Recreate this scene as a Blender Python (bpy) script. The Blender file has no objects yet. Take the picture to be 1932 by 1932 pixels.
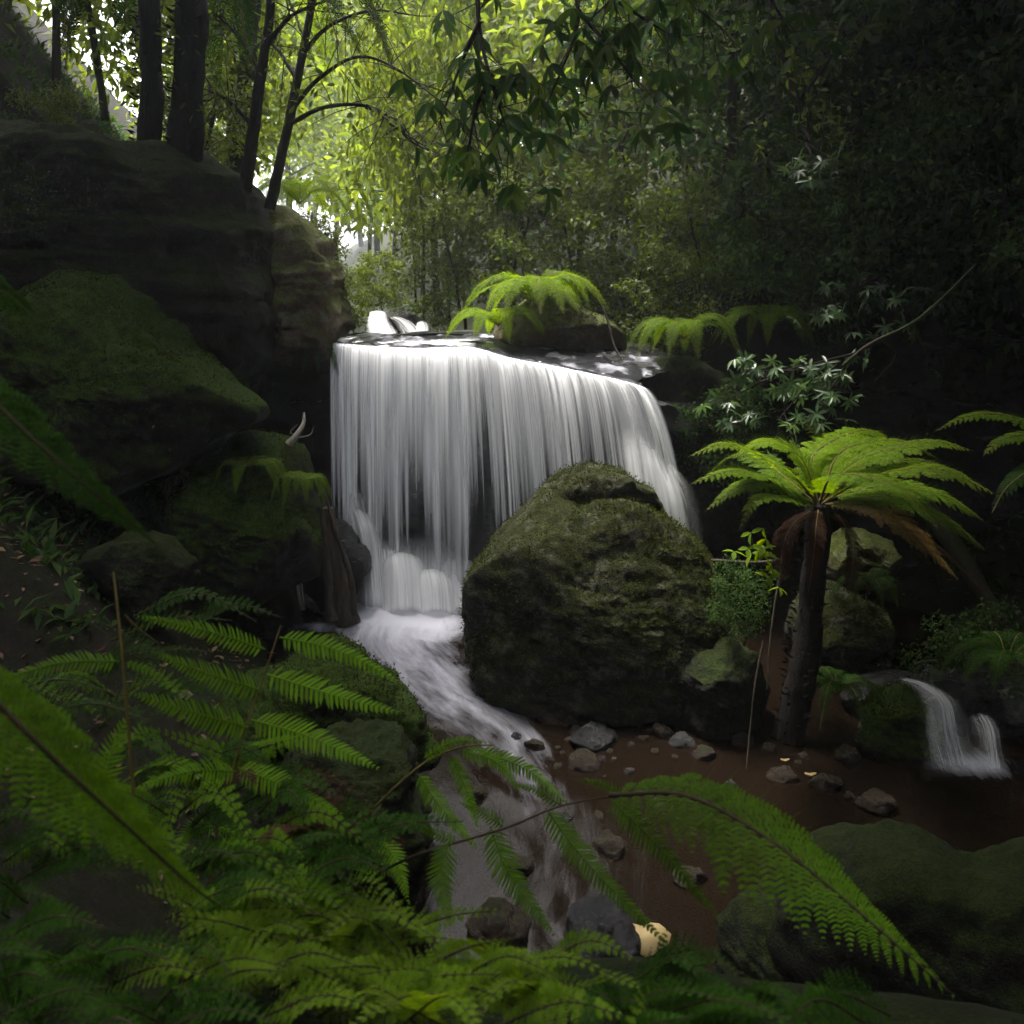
import bpy, math
import numpy as np
from mathutils import Vector

# ------------------------------------------------------------------ camera, sky, sun, exposure
SC = bpy.context.scene
COL = SC.collection
CAM_Z = 3.0
F = 2073.0                       # focal length in units of the 1932-wide photograph
PITCH = math.atan((966 - 560) / F)
cam = bpy.data.cameras.new('camera'); cam_o = bpy.data.objects.new('camera', cam); COL.objects.link(cam_o)
cam.sensor_width = 36; cam.lens = 36 * F / 1932
cam.clip_start = 0.05; cam.clip_end = 3000
cam_o.location = (0, 0, CAM_Z); cam_o.rotation_euler = (math.pi / 2 - PITCH, 0, 0)
cam.dof.use_dof = True; cam.dof.focus_distance = 8.0; cam.dof.aperture_fstop = 6.3
SC.camera = cam_o

SUN_EL, SUN_AZ = math.radians(72), math.radians(-40)      # high, from behind the left bank
world = bpy.data.worlds.new('World'); SC.world = world; world.use_nodes = True
nt = world.node_tree; nt.nodes.clear()
sky = nt.nodes.new('ShaderNodeTexSky'); sky.sky_type = 'NISHITA'; sky.sun_disc = False
sky.sun_elevation = SUN_EL; sky.sun_rotation = SUN_AZ; sky.dust_density = 6.0; sky.air_density = 1.0; sky.ozone_density = 1.0
hs = nt.nodes.new('ShaderNodeHueSaturation'); hs.inputs['Saturation'].default_value = 0.35
bg = nt.nodes.new('ShaderNodeBackground'); bg.inputs['Strength'].default_value = 0.15
wo = nt.nodes.new('ShaderNodeOutputWorld')
nt.links.new(sky.outputs[0], hs.inputs['Color']); nt.links.new(hs.outputs[0], bg.inputs[0]); nt.links.new(bg.outputs[0], wo.inputs[0])
sun = bpy.data.lights.new('sun', 'SUN'); sun.energy = 2.1; sun.angle = math.radians(12); sun.color = (1, 0.96, 0.88)
sun_o = bpy.data.objects.new('sun', sun); COL.objects.link(sun_o)
sdir = Vector((math.sin(SUN_AZ) * math.cos(SUN_EL), math.cos(SUN_AZ) * math.cos(SUN_EL), math.sin(SUN_EL)))
sun_o.rotation_euler = sdir.to_track_quat('Z', 'Y').to_euler(); sun_o.location = sdir * 60
SC.view_settings.view_transform = 'Standard'; SC.view_settings.look = 'None'
SC.view_settings.exposure = 2.8; SC.view_settings.gamma = 1
SC.view_settings.use_curve_mapping = False
cy = SC.cycles
cy.use_denoising = True
cy.max_bounces = 8; cy.diffuse_bounces = 3; cy.glossy_bounces = 3; cy.transmission_bounces = 4
cy.transparent_max_bounces = 16; cy.volume_bounces = 1; cy.sample_clamp_indirect = 4.0

CP, SP = math.cos(PITCH), math.sin(PITCH)
def ray(px, py):
    x = (px - 966) / F; y = -(py - 966) / F
    return np.array([x, CP + y * SP, -SP + y * CP])
def W(px, py, Y):
    """the point that the photograph shows at (px, py), standing Y metres ahead"""
    d = ray(px, py); return np.array([0, 0, CAM_Z]) + d * (Y / d[1])
def Wz(px, py, z):
    d = ray(px, py); return np.array([0, 0, CAM_Z]) + d * ((z - CAM_Z) / d[2])
def PX(Y): return Y / F          # metres per photo unit at distance Y

# ------------------------------------------------------------------ noise
def _hash(ix, iy, iz, s):
    h = (ix * 374761393 + iy * 668265263 + iz * 2147483647 + s * 1274126177) & 0xFFFFFFFF
    h = ((h ^ (h >> 13)) * 1274126177) & 0xFFFFFFFF
    return ((h ^ (h >> 16)) & 0xFFFF) / 32767.5 - 1.0
def noise3(p, seed=0):
    p = np.asarray(p, float); i = np.floor(p).astype(np.int64); f = p - i; f = f * f * f * (f * (f * 6 - 15) + 10)
    r = 0
    for dx in (0, 1):
        for dy in (0, 1):
            for dz in (0, 1):
                w = (f[..., 0] if dx else 1 - f[..., 0]) * (f[..., 1] if dy else 1 - f[..., 1]) * (f[..., 2] if dz else 1 - f[..., 2])
                r = r + w * _hash(i[..., 0] + dx, i[..., 1] + dy, i[..., 2] + dz, seed)
    return r
def fbm(p, octs=4, seed=0, gain=.5):
    p = np.asarray(p, float); r = 0; a = 1
    for o in range(octs):
        r = r + a * noise3(p * 2 ** o + 17.3 * o, seed + o); a *= gain
    return r
def norm(v): return v / np.maximum(np.linalg.norm(v, axis=-1, keepdims=True), 1e-9)
def sstep(a, b, x):
    t = np.clip((np.asarray(x, float) - a) / (b - a), 0, 1); return t * t * (3 - 2 * t)
def spline(pts, n):
    """smooth curve through the points"""
    p = np.asarray(pts, float)
    if len(p) == 2: return p[0] + (p[1] - p[0]) * np.linspace(0, 1, n)[:, None]
    q = np.vstack([2 * p[0] - p[1], p, 2 * p[-1] - p[-2]]); m = len(p) - 1
    t = np.linspace(0, m - 1e-6, n); i = t.astype(int); u = (t - i)[:, None]
    a, b, c, d = q[i], q[i + 1], q[i + 2], q[i + 3]
    return .5 * (2 * b + (c - a) * u + (2 * a - 5 * b + 4 * c - d) * u * u + (3 * b - a - 3 * c + d) * u ** 3)

# ------------------------------------------------------------------ mesh builder
class MB:
    def __init__(s): s.v = []; s.f3 = []; s.f4 = []; s.n = 0; s.uv3 = []; s.uv4 = []; s.att = []
    def add(s, v, f, uv=None, att=None):
        v = np.asarray(v, float).reshape(-1, 3); f = np.asarray(f, np.int64)
        if len(f) == 0: return
        (s.f3 if f.shape[1] == 3 else s.f4).append(f + s.n)
        U = np.zeros((len(v), 2)) if uv is None else np.asarray(uv, float).reshape(-1, 2)
        s.uv3.append(U); s.v.append(v); s.n += len(v)
        s.att.append(np.zeros(len(v)) if att is None else np.asarray(att, float).ravel())
    def addf(s, f):                       # more faces on the vertices added last
        f = np.asarray(f, np.int64); base = s.n - len(s.v[-1])
        (s.f3 if f.shape[1] == 3 else s.f4).append(f + base)
    def grid(s, P, uv=None, att=None, close=False, flip=False):
        a, b = P.shape[:2]; i = np.arange(a * b).reshape(a, b)
        if close: i = np.hstack([i, i[:, :1]])
        f = np.stack([i[:-1, :-1], i[:-1, 1:], i[1:, 1:], i[1:, :-1]], -1).reshape(-1, 4)
        if flip: f = f[:, ::-1]
        s.add(P, f, uv, att)
    def tube(s, pts, r0, r1=None, sides=7, n=None, rough=0, seed=0, rad=None):
        p = np.asarray(pts, float)
        if n: p = spline(p, n)
        m = len(p); T = norm(np.gradient(p, axis=0))
        up = np.array([0, 0, 1.]) if abs(T[:, 2].mean()) < .8 else np.array([0, 1., 0])
        S = norm(np.cross(T, up)); U = np.cross(S, T)
        r = np.linspace(r0, r0 if r1 is None else r1, m) if rad is None else np.interp(np.linspace(0, 1, m), np.linspace(0, 1, len(rad)), rad)
        a = np.linspace(0, 2 * np.pi, sides, endpoint=False)
        ring = np.cos(a)[None, :, None] * S[:, None] + np.sin(a)[None, :, None] * U[:, None]
        R = r[:, None, None] * np.ones((m, sides, 1))
        if rough: R = R * (1 + rough * fbm((p[:, None] + ring * r0) * np.array([6, 6, 2.]) / max(r0 * 8, .05), 3, seed)[..., None])
        P = p[:, None] + ring * R
        L = np.cumsum(np.r_[0, np.linalg.norm(np.diff(p, axis=0), axis=1)])
        uv = np.stack(np.broadcast_arrays(a[None] / 6.283, L[:, None]), -1)
        s.grid(P, uv, close=True)
        s.add(np.vstack([P[-1], p[-1:] + T[-1:] * r[-1] * .5]), [[k, (k + 1) % sides, sides] for k in range(sides)])
    def leaves(s, pos, X, N, ln, wd, kind='diamond'):
        """many leaves at once: pos, direction, normal, length, width"""
        pos = np.atleast_2d(pos); X = norm(X); Y = norm(np.cross(N, X)); Z = np.cross(X, Y)
        t, f4, f3 = LEAF[kind]
        k = len(t); n = len(pos)
        ln = np.broadcast_to(ln, n)[:, None, None]; wd = np.broadcast_to(wd, n)[:, None, None]
        P = pos[:, None] + X[:, None] * t[None, :, :1] * ln + Y[:, None] * t[None, :, 1:2] * wd + Z[:, None] * t[None, :, 2:] * ln
        off = (np.arange(n) * k)[:, None, None]
        uv = np.broadcast_to(t[None, :, :2], (n, k, 2))
        done = False
        for f in (f4, f3):
            if len(f):
                F_ = (np.array(f)[None] + off).reshape(-1, len(f[0]))
                if not done: s.add(P, F_, uv); done = True
                else: s.addf(F_)
    def build(s, name, mat, parent=None, smooth=True):
        v = np.concatenate(s.v); me = bpy.data.meshes.new(name)
        f4 = np.concatenate(s.f4) if s.f4 else np.zeros((0, 4), int); f3 = np.concatenate(s.f3) if s.f3 else np.zeros((0, 3), int)
        me.vertices.add(len(v)); me.vertices.foreach_set('co', v.ravel().astype(np.float32))
        loops = np.concatenate([f4.ravel(), f3.ravel()]); me.loops.add(len(loops)); me.loops.foreach_set('vertex_index', loops.astype(np.int32))
        st = np.concatenate([np.arange(len(f4)) * 4, len(f4) * 4 + np.arange(len(f3)) * 3])
        me.polygons.add(len(st)); me.polygons.foreach_set('loop_start', st.astype(np.int32))
        me.polygons.foreach_set('use_smooth', np.full(len(st), smooth))
        uvs = np.concatenate(s.uv3); ul = me.uv_layers.new(name='UVMap'); ul.data.foreach_set('uv', uvs[loops].ravel().astype(np.float32))
        me.update(calc_edges=True)
        at = np.concatenate(s.att)
        if np.any(at): a = me.attributes.new('amount', 'FLOAT', 'POINT'); a.data.foreach_set('value', at.astype(np.float32))
        me.materials.append(mat)
        o = bpy.data.objects.new(name, me); COL.objects.link(o)
        if parent is not None:
            o.parent = parent; o.location = -Vector(parent.location)      # geometry is in world coordinates
        return o
LEAF = {
    'diamond': (np.array([[0, 0, 0], [.45, .5, .08], [1, 0, -.1], [.45, -.5, .08]]), [[0, 3, 2, 1]], []),
    'leaf': (np.array([[0, 0, 0], [.25, .38, .05], [.25, -.38, .05], [.6, .45, .05], [.6, -.45, .05], [1, 0, -.1], [.25, 0, 0], [.6, 0, -.02]]),
             [[6, 1, 3, 7], [2, 6, 7, 4]], [[0, 1, 6], [0, 6, 2], [7, 3, 5], [7, 5, 4]]),
    'pinnule': (np.array([[0, .5, 0], [0, -.5, 0], [.6, .42, -.01], [.6, -.42, -.01], [1, 0, -.08]]), [[0, 1, 3, 2]], [[2, 3, 4]]),
}
def empty(name, label, cat, loc, group=None):
    o = bpy.data.objects.new(name, None); COL.objects.link(o); o.location = Vector(loc); o.empty_display_size = .1
    return tag(o, label, cat, group)
def tag(o, label=None, cat=None, group=None, kind=None):
    if label: o['label'] = label
    if cat: o['category'] = cat
    if group: o['group'] = group
    if kind: o['kind'] = kind
    return o
def copy_thing(root, loc, rz, sc, label=None, group=None):
    r = root.copy(); COL.objects.link(r); r.location = Vector(loc); r.rotation_euler = (0, 0, rz)
    r.scale = (sc, sc, sc) if np.isscalar(sc) else sc
    if label: r['label'] = label
    if group: r['group'] = group
    for ch in list(root.children):
        c = ch.copy(); COL.objects.link(c); c.parent = r
        for g in list(ch.children):
            d = g.copy(); COL.objects.link(d); d.parent = c
    return r

# ------------------------------------------------------------------ materials
def mat(name):
    m = bpy.data.materials.new(name); m.use_nodes = True; n = m.node_tree.nodes; n.clear()
    return m, n, m.node_tree.links
def N(n, t, **kw):
    x = n.new(t)
    for k, v in kw.items():
        if k in x.inputs.keys(): x.inputs[k].default_value = v
        else: setattr(x, k, v)
    return x
def ramp(n, stops, interp='LINEAR'):
    r = n.new('ShaderNodeValToRGB'); e = r.color_ramp.elements; r.color_ramp.interpolation = interp
    while len(e) < len(stops): e.new(.5)
    for i, (p, c) in enumerate(stops):
        e[i].position = p; e[i].color = (*c, 1) if hasattr(c, '__len__') else (c, c, c, 1)
    return r
def leaf_mat(name, c1, c2, transl=.4, rough=.45, spec=.4, c3=None):
    m, n, l = mat(name)
    g = N(n, 'ShaderNodeNewGeometry'); st = [(0, c1), (.55, c2)] + ([(1, c3)] if c3 else [])
    r = ramp(n, st); l.new(g.outputs['Random Per Island'], r.inputs[0])
    tc = N(n, 'ShaderNodeTexCoord'); nz = N(n, 'ShaderNodeTexNoise', Scale=1.3, Detail=2.0); l.new(tc.outputs['Object'], nz.inputs['Vector'])
    h = N(n, 'ShaderNodeHueSaturation'); l.new(r.outputs[0], h.inputs['Color'])
    mr = N(n, 'ShaderNodeMapRange'); mr.inputs['From Min'].default_value = .35; mr.inputs['From Max'].default_value = .65
    mr.inputs['To Min'].default_value = .65; mr.inputs['To Max'].default_value = 1.35
    l.new(nz.outputs[0], mr.inputs[0]); l.new(mr.outputs[0], h.inputs['Value'])
    p = N(n, 'ShaderNodeBsdfPrincipled', Roughness=rough); p.inputs['Specular IOR Level'].default_value = spec
    t = N(n, 'ShaderNodeBsdfTranslucent'); mx = N(n, 'ShaderNodeMixShader'); mx.inputs[0].default_value = transl
    h2 = N(n, 'ShaderNodeHueSaturation', Value=1.7, Saturation=1.08, Hue=.485)
    l.new(h.outputs[0], p.inputs['Base Color']); l.new(h.outputs[0], h2.inputs['Color']); l.new(h2.outputs[0], t.inputs[0])
    l.new(p.outputs[0], mx.inputs[1]); l.new(t.outputs[0], mx.inputs[2])
    o = N(n, 'ShaderNodeOutputMaterial'); l.new(mx.outputs[0], o.inputs[0]); return m
def rock_mat(name, rock1, rock2, moss1, moss2, lo=.1, hi=.6, rough=.6, scale=1., lichen=0., spec=.15):
    """stone with moss on what faces up"""
    m, n, l = mat(name)
    g = N(n, 'ShaderNodeNewGeometry'); sx = N(n, 'ShaderNodeSeparateXYZ'); l.new(g.outputs['Normal'], sx.inputs[0])
    tc = N(n, 'ShaderNodeTexCoord')
    n1 = N(n, 'ShaderNodeTexNoise', Scale=2.2 * scale, Detail=8.0, Roughness=.65); l.new(tc.outputs['Object'], n1.inputs['Vector'])
    n2 = N(n, 'ShaderNodeTexNoise', Scale=14 * scale, Detail=6.0, Roughness=.7); l.new(tc.outputs['Object'], n2.inputs['Vector'])
    n3 = N(n, 'ShaderNodeTexNoise', Scale=70 * scale, Detail=4.0, Roughness=.7); l.new(tc.outputs['Object'], n3.inputs['Vector'])
    rr = ramp(n, [(.3, rock1), (.7, rock2)]); l.new(n2.outputs[0], rr.inputs[0])
    rm = ramp(n, [(.3, moss1), (.7, moss2)]); l.new(n2.outputs[0], rm.inputs[0])
    rm2 = N(n, 'ShaderNodeHueSaturation'); l.new(rm.outputs[0], rm2.inputs['Color'])
    vr = N(n, 'ShaderNodeMapRange'); vr.inputs['From Min'].default_value = .3; vr.inputs['From Max'].default_value = .7
    vr.inputs['To Min'].default_value = .25; vr.inputs['To Max'].default_value = 2.0
    l.new(n3.outputs[0], vr.inputs[0]); l.new(vr.outputs[0], rm2.inputs['Value'])
    a = N(n, 'ShaderNodeMath', operation='MULTIPLY_ADD'); l.new(n1.outputs[0], a.inputs[0]); a.inputs[1].default_value = 1.6; l.new(sx.outputs[2], a.inputs[2])
    mr = N(n, 'ShaderNodeMapRange'); l.new(a.outputs[0], mr.inputs[0]); mr.inputs['From Min'].default_value = .8 + lo; mr.inputs['From Max'].default_value = .8 + hi
    mx = N(n, 'ShaderNodeMix', data_type='RGBA'); l.new(mr.outputs[0], mx.inputs[0]); l.new(rr.outputs[0], mx.inputs[6]); l.new(rm2.outputs[0], mx.inputs[7])
    last = mx.outputs[2]
    if lichen:
        nl = N(n, 'ShaderNodeTexNoise', Scale=5.5 * scale, Detail=9.0, Roughness=.75); l.new(tc.outputs['Object'], nl.inputs['Vector'])
        rl = ramp(n, [(.52, 0.), (.62, 1.)]); l.new(nl.outputs[0], rl.inputs[0])
        ml = N(n, 'ShaderNodeMix', data_type='RGBA'); mm = N(n, 'ShaderNodeMath', operation='MULTIPLY'); mm.inputs[1].default_value = lichen
        l.new(rl.outputs[0], mm.inputs[0]); l.new(mm.outputs[0], ml.inputs[0]); l.new(last, ml.inputs[6]); ml.inputs[7].default_value = (.2, .19, .16, 1)
        last = ml.outputs[2]
    p = N(n, 'ShaderNodeBsdfPrincipled'); l.new(last, p.inputs['Base Color'])
    ro = N(n, 'ShaderNodeMapRange'); l.new(mr.outputs[0], ro.inputs[0]); ro.inputs['To Min'].default_value = rough; ro.inputs['To Max'].default_value = .95
    l.new(ro.outputs[0], p.inputs['Roughness']); p.inputs['Specular IOR Level'].default_value = spec
    b1 = N(n, 'ShaderNodeBump', Strength=.6, Distance=.05); l.new(n2.outputs[0], b1.inputs['Height'])
    b2 = N(n, 'ShaderNodeBump', Strength=1.0, Distance=.03); l.new(n3.outputs[0], b2.inputs['Height']); l.new(b1.outputs[0], b2.inputs['Normal'])
    l.new(b2.outputs[0], p.inputs['Normal'])
    o = N(n, 'ShaderNodeOutputMaterial'); l.new(p.outputs[0], o.inputs[0]); return m
def bark_mat(name, c1, c2, sc=(18, 18, 4), bump=.02, moss=None):
    m, n, l = mat(name); tc = N(n, 'ShaderNodeTexCoord'); mp = N(n, 'ShaderNodeMapping'); mp.inputs['Scale'].default_value = sc
    l.new(tc.outputs['Object'], mp.inputs[0]); nz = N(n, 'ShaderNodeTexNoise', Scale=1.0, Detail=7.0, Roughness=.7); l.new(mp.outputs[0], nz.inputs['Vector'])
    r = ramp(n, [(.3, c1), (.7, c2)]); l.new(nz.outputs[0], r.inputs[0]); last = r.outputs[0]
    if moss:
        n2 = N(n, 'ShaderNodeTexNoise', Scale=3.0, Detail=6.0); l.new(tc.outputs['Object'], n2.inputs['Vector'])
        r2 = ramp(n, [(.45, 0.), (.6, 1.)]); l.new(n2.outputs[0], r2.inputs[0]); mx = N(n, 'ShaderNodeMix', data_type='RGBA')
        l.new(r2.outputs[0], mx.inputs[0]); l.new(last, mx.inputs[6]); mx.inputs[7].default_value = (*moss, 1); last = mx.outputs[2]
    p = N(n, 'ShaderNodeBsdfPrincipled', Roughness=.85); p.inputs['Specular IOR Level'].default_value = .2; l.new(last, p.inputs['Base Color'])
    b = N(n, 'ShaderNodeBump', Strength=.9, Distance=bump); l.new(nz.outputs[0], b.inputs['Height']); l.new(b.outputs[0], p.inputs['Normal'])
    o = N(n, 'ShaderNodeOutputMaterial'); l.new(p.outputs[0], o.inputs[0]); return m
def veil_mat(name, su, sv, lo, hi, amin=0., amax=1., top=.3, seed=0., col=(.95, .95, .96)):
    """falling water blurred to silk: white threads with gaps between them, run along V"""
    m, n, l = mat(name); uv = N(n, 'ShaderNodeUVMap'); sp = N(n, 'ShaderNodeSeparateXYZ'); l.new(uv.outputs[0], sp.inputs[0])
    def streak(a, b, det, w):
        mp = N(n, 'ShaderNodeMapping'); mp.inputs['Scale'].default_value = (a, b, 1); mp.inputs['Location'].default_value = (w, w * .7, 0)
        l.new(uv.outputs[0], mp.inputs[0]); nz = N(n, 'ShaderNodeTexNoise', Scale=1.0, Detail=det, Roughness=.6); l.new(mp.outputs[0], nz.inputs['Vector']); return nz.outputs[0]
    s1, s2 = streak(su, sv, 2.0, seed + 3.1), streak(su * 3.1, sv * .8, 2.0, seed + 11.7)
    s3 = streak(su * .22, sv * .5, 1.0, seed + 7.7)
    a = N(n, 'ShaderNodeMath', operation='MULTIPLY_ADD'); l.new(s1, a.inputs[0]); a.inputs[1].default_value = .5
    b = N(n, 'ShaderNodeMath', operation='MULTIPLY'); l.new(s2, b.inputs[0]); b.inputs[1].default_value = .28; l.new(b.outputs[0], a.inputs[2])
    c = N(n, 'ShaderNodeMath', operation='MULTIPLY_ADD'); l.new(s3, c.inputs[0]); c.inputs[1].default_value = .36; l.new(a.outputs[0], c.inputs[2])
    d = N(n, 'ShaderNodeMath', operation='MULTIPLY_ADD'); l.new(sp.outputs[1], d.inputs[0]); d.inputs[1].default_value = -top; l.new(c.outputs[0], d.inputs[2])
    d2 = N(n, 'ShaderNodeMath', operation='ADD'); l.new(d.outputs[0], d2.inputs[0]); d2.inputs[1].default_value = top * .5
    mr = N(n, 'ShaderNodeMapRange', interpolation_type='SMOOTHSTEP'); l.new(d2.outputs[0], mr.inputs[0]); mr.inputs['From Min'].default_value = lo; mr.inputs['From Max'].default_value = hi
    mr.inputs['To Min'].default_value = amin; mr.inputs['To Max'].default_value = amax
    at = N(n, 'ShaderNodeAttribute', attribute_name='amount'); al = N(n, 'ShaderNodeMath', operation='MULTIPLY'); l.new(mr.outputs[0], al.inputs[0]); l.new(at.outputs['Fac'], al.inputs[1])
    df = N(n, 'ShaderNodeBsdfDiffuse'); df.inputs[0].default_value = (*col, 1); tr = N(n, 'ShaderNodeBsdfTranslucent'); tr.inputs[0].default_value = (*col, 1)
    mx = N(n, 'ShaderNodeMixShader'); mx.inputs[0].default_value = .12; l.new(df.outputs[0], mx.inputs[1]); l.new(tr.outputs[0], mx.inputs[2])
    tp = N(n, 'ShaderNodeBsdfTransparent'); m2 = N(n, 'ShaderNodeMixShader'); l.new(al.outputs[0], m2.inputs[0]); l.new(tp.outputs[0], m2.inputs[1]); l.new(mx.outputs[0], m2.inputs[2])
    bp = N(n, 'ShaderNodeBump', Strength=.5, Distance=.02); l.new(c.outputs[0], bp.inputs['Height']); l.new(bp.outputs[0], df.inputs['Normal'])
    o = N(n, 'ShaderNodeOutputMaterial'); l.new(m2.outputs[0], o.inputs[0]); return m
def stream_mat(name, base=(.022, .008, .003), tint=(.75, .45, .25)):
    """dark tannin water, milky where it runs"""
    m, n, l = mat(name); uv = N(n, 'ShaderNodeUVMap'); at = N(n, 'ShaderNodeAttribute', attribute_name='amount')
    def nz_(sx, sy, det, w, dist=0.):
        mp = N(n, 'ShaderNodeMapping'); mp.inputs['Scale'].default_value = (sx, sy, 1); mp.inputs['Location'].default_value = (w, w, 0); l.new(uv.outputs[0], mp.inputs[0])
        z = N(n, 'ShaderNodeTexNoise', Scale=1.0, Detail=det, Roughness=.6, Distortion=dist); l.new(mp.outputs[0], z.inputs['Vector']); return z.outputs[0]
    a, b = nz_(5, 1.6, 4.0, 2.2, .6), nz_(16, 3.0, 3.0, 8.1, .3)
    s = N(n, 'ShaderNodeMath', operation='MULTIPLY_ADD'); l.new(a, s.inputs[0]); s.inputs[1].default_value = .65
    t = N(n, 'ShaderNodeMath', operation='MULTIPLY'); l.new(b, t.inputs[0]); t.inputs[1].default_value = .35; l.new(t.outputs[0], s.inputs[2])
    u = N(n, 'ShaderNodeMath', operation='ADD'); l.new(s.outputs[0], u.inputs[0]); l.new(at.outputs['Fac'], u.inputs[1])
    mr = N(n, 'ShaderNodeMapRange', interpolation_type='SMOOTHSTEP'); l.new(u.outputs[0], mr.inputs[0]); mr.inputs['From Min'].default_value = .72; mr.inputs['From Max'].default_value = 1.45
    mr.inputs['To Max'].default_value = .93
    p = N(n, 'ShaderNodeBsdfPrincipled', Roughness=.16); p.inputs['Base Color'].default_value = (*base, 1); p.inputs['IOR'].default_value = 1.33; p.inputs['Specular IOR Level'].default_value = .1
    tp = N(n, 'ShaderNodeBsdfTransparent'); tp.inputs[0].default_value = (*tint, 1)
    m1 = N(n, 'ShaderNodeMixShader'); m1.inputs[0].default_value = .2; l.new(p.outputs[0], m1.inputs[1]); l.new(tp.outputs[0], m1.inputs[2])
    df = N(n, 'ShaderNodeBsdfDiffuse'); df.inputs[0].default_value = (.34, .34, .385, 1)
    m2 = N(n, 'ShaderNodeMixShader'); l.new(mr.outputs[0], m2.inputs[0]); l.new(m1.outputs[0], m2.inputs[1]); l.new(df.outputs[0], m2.inputs[2])
    bp = N(n, 'ShaderNodeBump', Strength=.35, Distance=.02); l.new(s.outputs[0], bp.inputs['Height']); l.new(bp.outputs[0], p.inputs['Normal']); l.new(bp.outputs[0], df.inputs['Normal'])
    o = N(n, 'ShaderNodeOutputMaterial'); l.new(m2.outputs[0], o.inputs[0]); return m

M = {
    'ground': rock_mat('forest_floor', (.004, .003, .002), (.02, .012, .007), (.004, .008, .001), (.014, .022, .002), .5, 1.0, .8, 1.),
    'boulder': rock_mat('mossy_boulder', (.006, .005, .004), (.03, .025, .018), (.006, .010, .001), (.03, .034, .003), -.1, .4, .6, 1., .28),
    'darkrock': rock_mat('dark_mossy_rock', (.005, .004, .003), (.017, .014, .010), (.006, .011, .001), (.02, .03, .003), .1, .7, .6, 1.),
    'slab': rock_mat('green_slab', (.005, .004, .003), (.018, .015, .010), (.010, .024, .001), (.038, .068, .002), -.2, .45, .6, 1.3),
    'wetrock': rock_mat('wet_black_rock', (.008, .008, .009), (.03, .028, .03), (.01, .013, .006), (.02, .025, .01), .9, 1.4, .22, 1.4, 0., .4),
    'stone': rock_mat('stream_stone', (.018, .012, .009), (.065, .048, .034), (.012, .015, .005), (.03, .03, .012), .7, 1.2, .2, 3.),
    'brownrock': rock_mat('brown_rock', (.05, .035, .022), (.15, .11, .07), (.04, .055, .01), (.09, .1, .02), 0, .6, .7, 1., .5),
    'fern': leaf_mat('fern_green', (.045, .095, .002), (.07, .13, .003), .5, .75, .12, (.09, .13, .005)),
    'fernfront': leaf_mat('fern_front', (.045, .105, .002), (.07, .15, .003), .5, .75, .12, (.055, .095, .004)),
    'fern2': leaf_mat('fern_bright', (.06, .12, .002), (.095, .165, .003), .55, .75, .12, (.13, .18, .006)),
    'fernshaded': leaf_mat('fern_shaded', (.008, .028, .002), (.014, .042, .002), .4, .7, .08, (.022, .05, .003)),  # darker fern copy, the shade on dim fronds put into its colour
    'moss': leaf_mat('moss_tufts', (.009, .015, .002), (.024, .033, .003), .2, .9, .05, (.042, .046, .005)),
    'fernlow': leaf_mat('fern_low', (.048, .105, .002), (.09, .155, .004), .5, .75, .12, (.09, .13, .016)),
    'fernbrown': leaf_mat('fern_dying', (.09, .07, .01), (.14, .06, .015), .4, .6, .3, (.12, .11, .015)),
    'ferndead': leaf_mat('fern_dead', (.022, .009, .004), (.035, .013, .006), .3, .8, .1, (.02, .01, .006)),
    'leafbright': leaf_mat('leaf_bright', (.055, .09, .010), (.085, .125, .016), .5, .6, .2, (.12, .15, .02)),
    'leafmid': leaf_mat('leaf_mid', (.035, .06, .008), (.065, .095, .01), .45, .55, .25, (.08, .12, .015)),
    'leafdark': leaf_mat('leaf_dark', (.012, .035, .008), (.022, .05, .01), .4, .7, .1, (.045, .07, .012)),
    'leafgloss': leaf_mat('leaf_glossy', (.03, .07, .018), (.05, .10, .03), .3, .38, .45, (.08, .13, .045)),
    'bark': bark_mat('dark_bark', (.006, .005, .004), (.028, .021, .016)),
    'barkmoss': bark_mat('mossy_bark', (.02, .015, .01), (.06, .045, .03), moss=(.03, .045, .008)),
    'fibre': bark_mat('fibrous_trunk', (.004, .003, .002), (.014, .010, .008), (30, 30, 9), .04),
    'deadwood': bark_mat('dead_wood', (.012, .009, .006), (.085, .065, .048), (30, 30, 3), .02),
    'palewood': bark_mat('pale_wood', (.12, .1, .08), (.4, .36, .3), (30, 30, 5), .01),
    'stem': bark_mat('fern_stem', (.05, .035, .01), (.11, .085, .02), (30, 30, 6), .003),
    'stemdark': bark_mat('fern_stem_dark', (.012, .008, .004), (.03, .02, .008), (30, 30, 6), .003),
    'yellowleaf': leaf_mat('yellow_leaf', (.20, .15, .055), (.28, .21, .09), .3, .6, .3),
    'litter': leaf_mat('leaf_litter', (.04, .018, .008), (.09, .045, .02), .2, .6, .3, (.16, .1, .05)),
    'stream': stream_mat('stream_water', (.008, .005, .003), (.42, .33, .25)), 'film': stream_mat('lip_water', (.02, .02, .022), (.35, .36, .4)),
    'veil': veil_mat('water_veil', 28, .5, .47, .655, .03, 1., .24),
    'veil2': veil_mat('water_veil_fine', 60, .4, .575, .715, 0, .85, .2, 20.),
    'wash': veil_mat('water_wash', 16, 1.2, .3, .62, .25, .97, .0, 40.),
    'wash2': veil_mat('water_wash_thin', 20, 1.2, .4, .66, .1, .9, .0, 60.),
}

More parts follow.
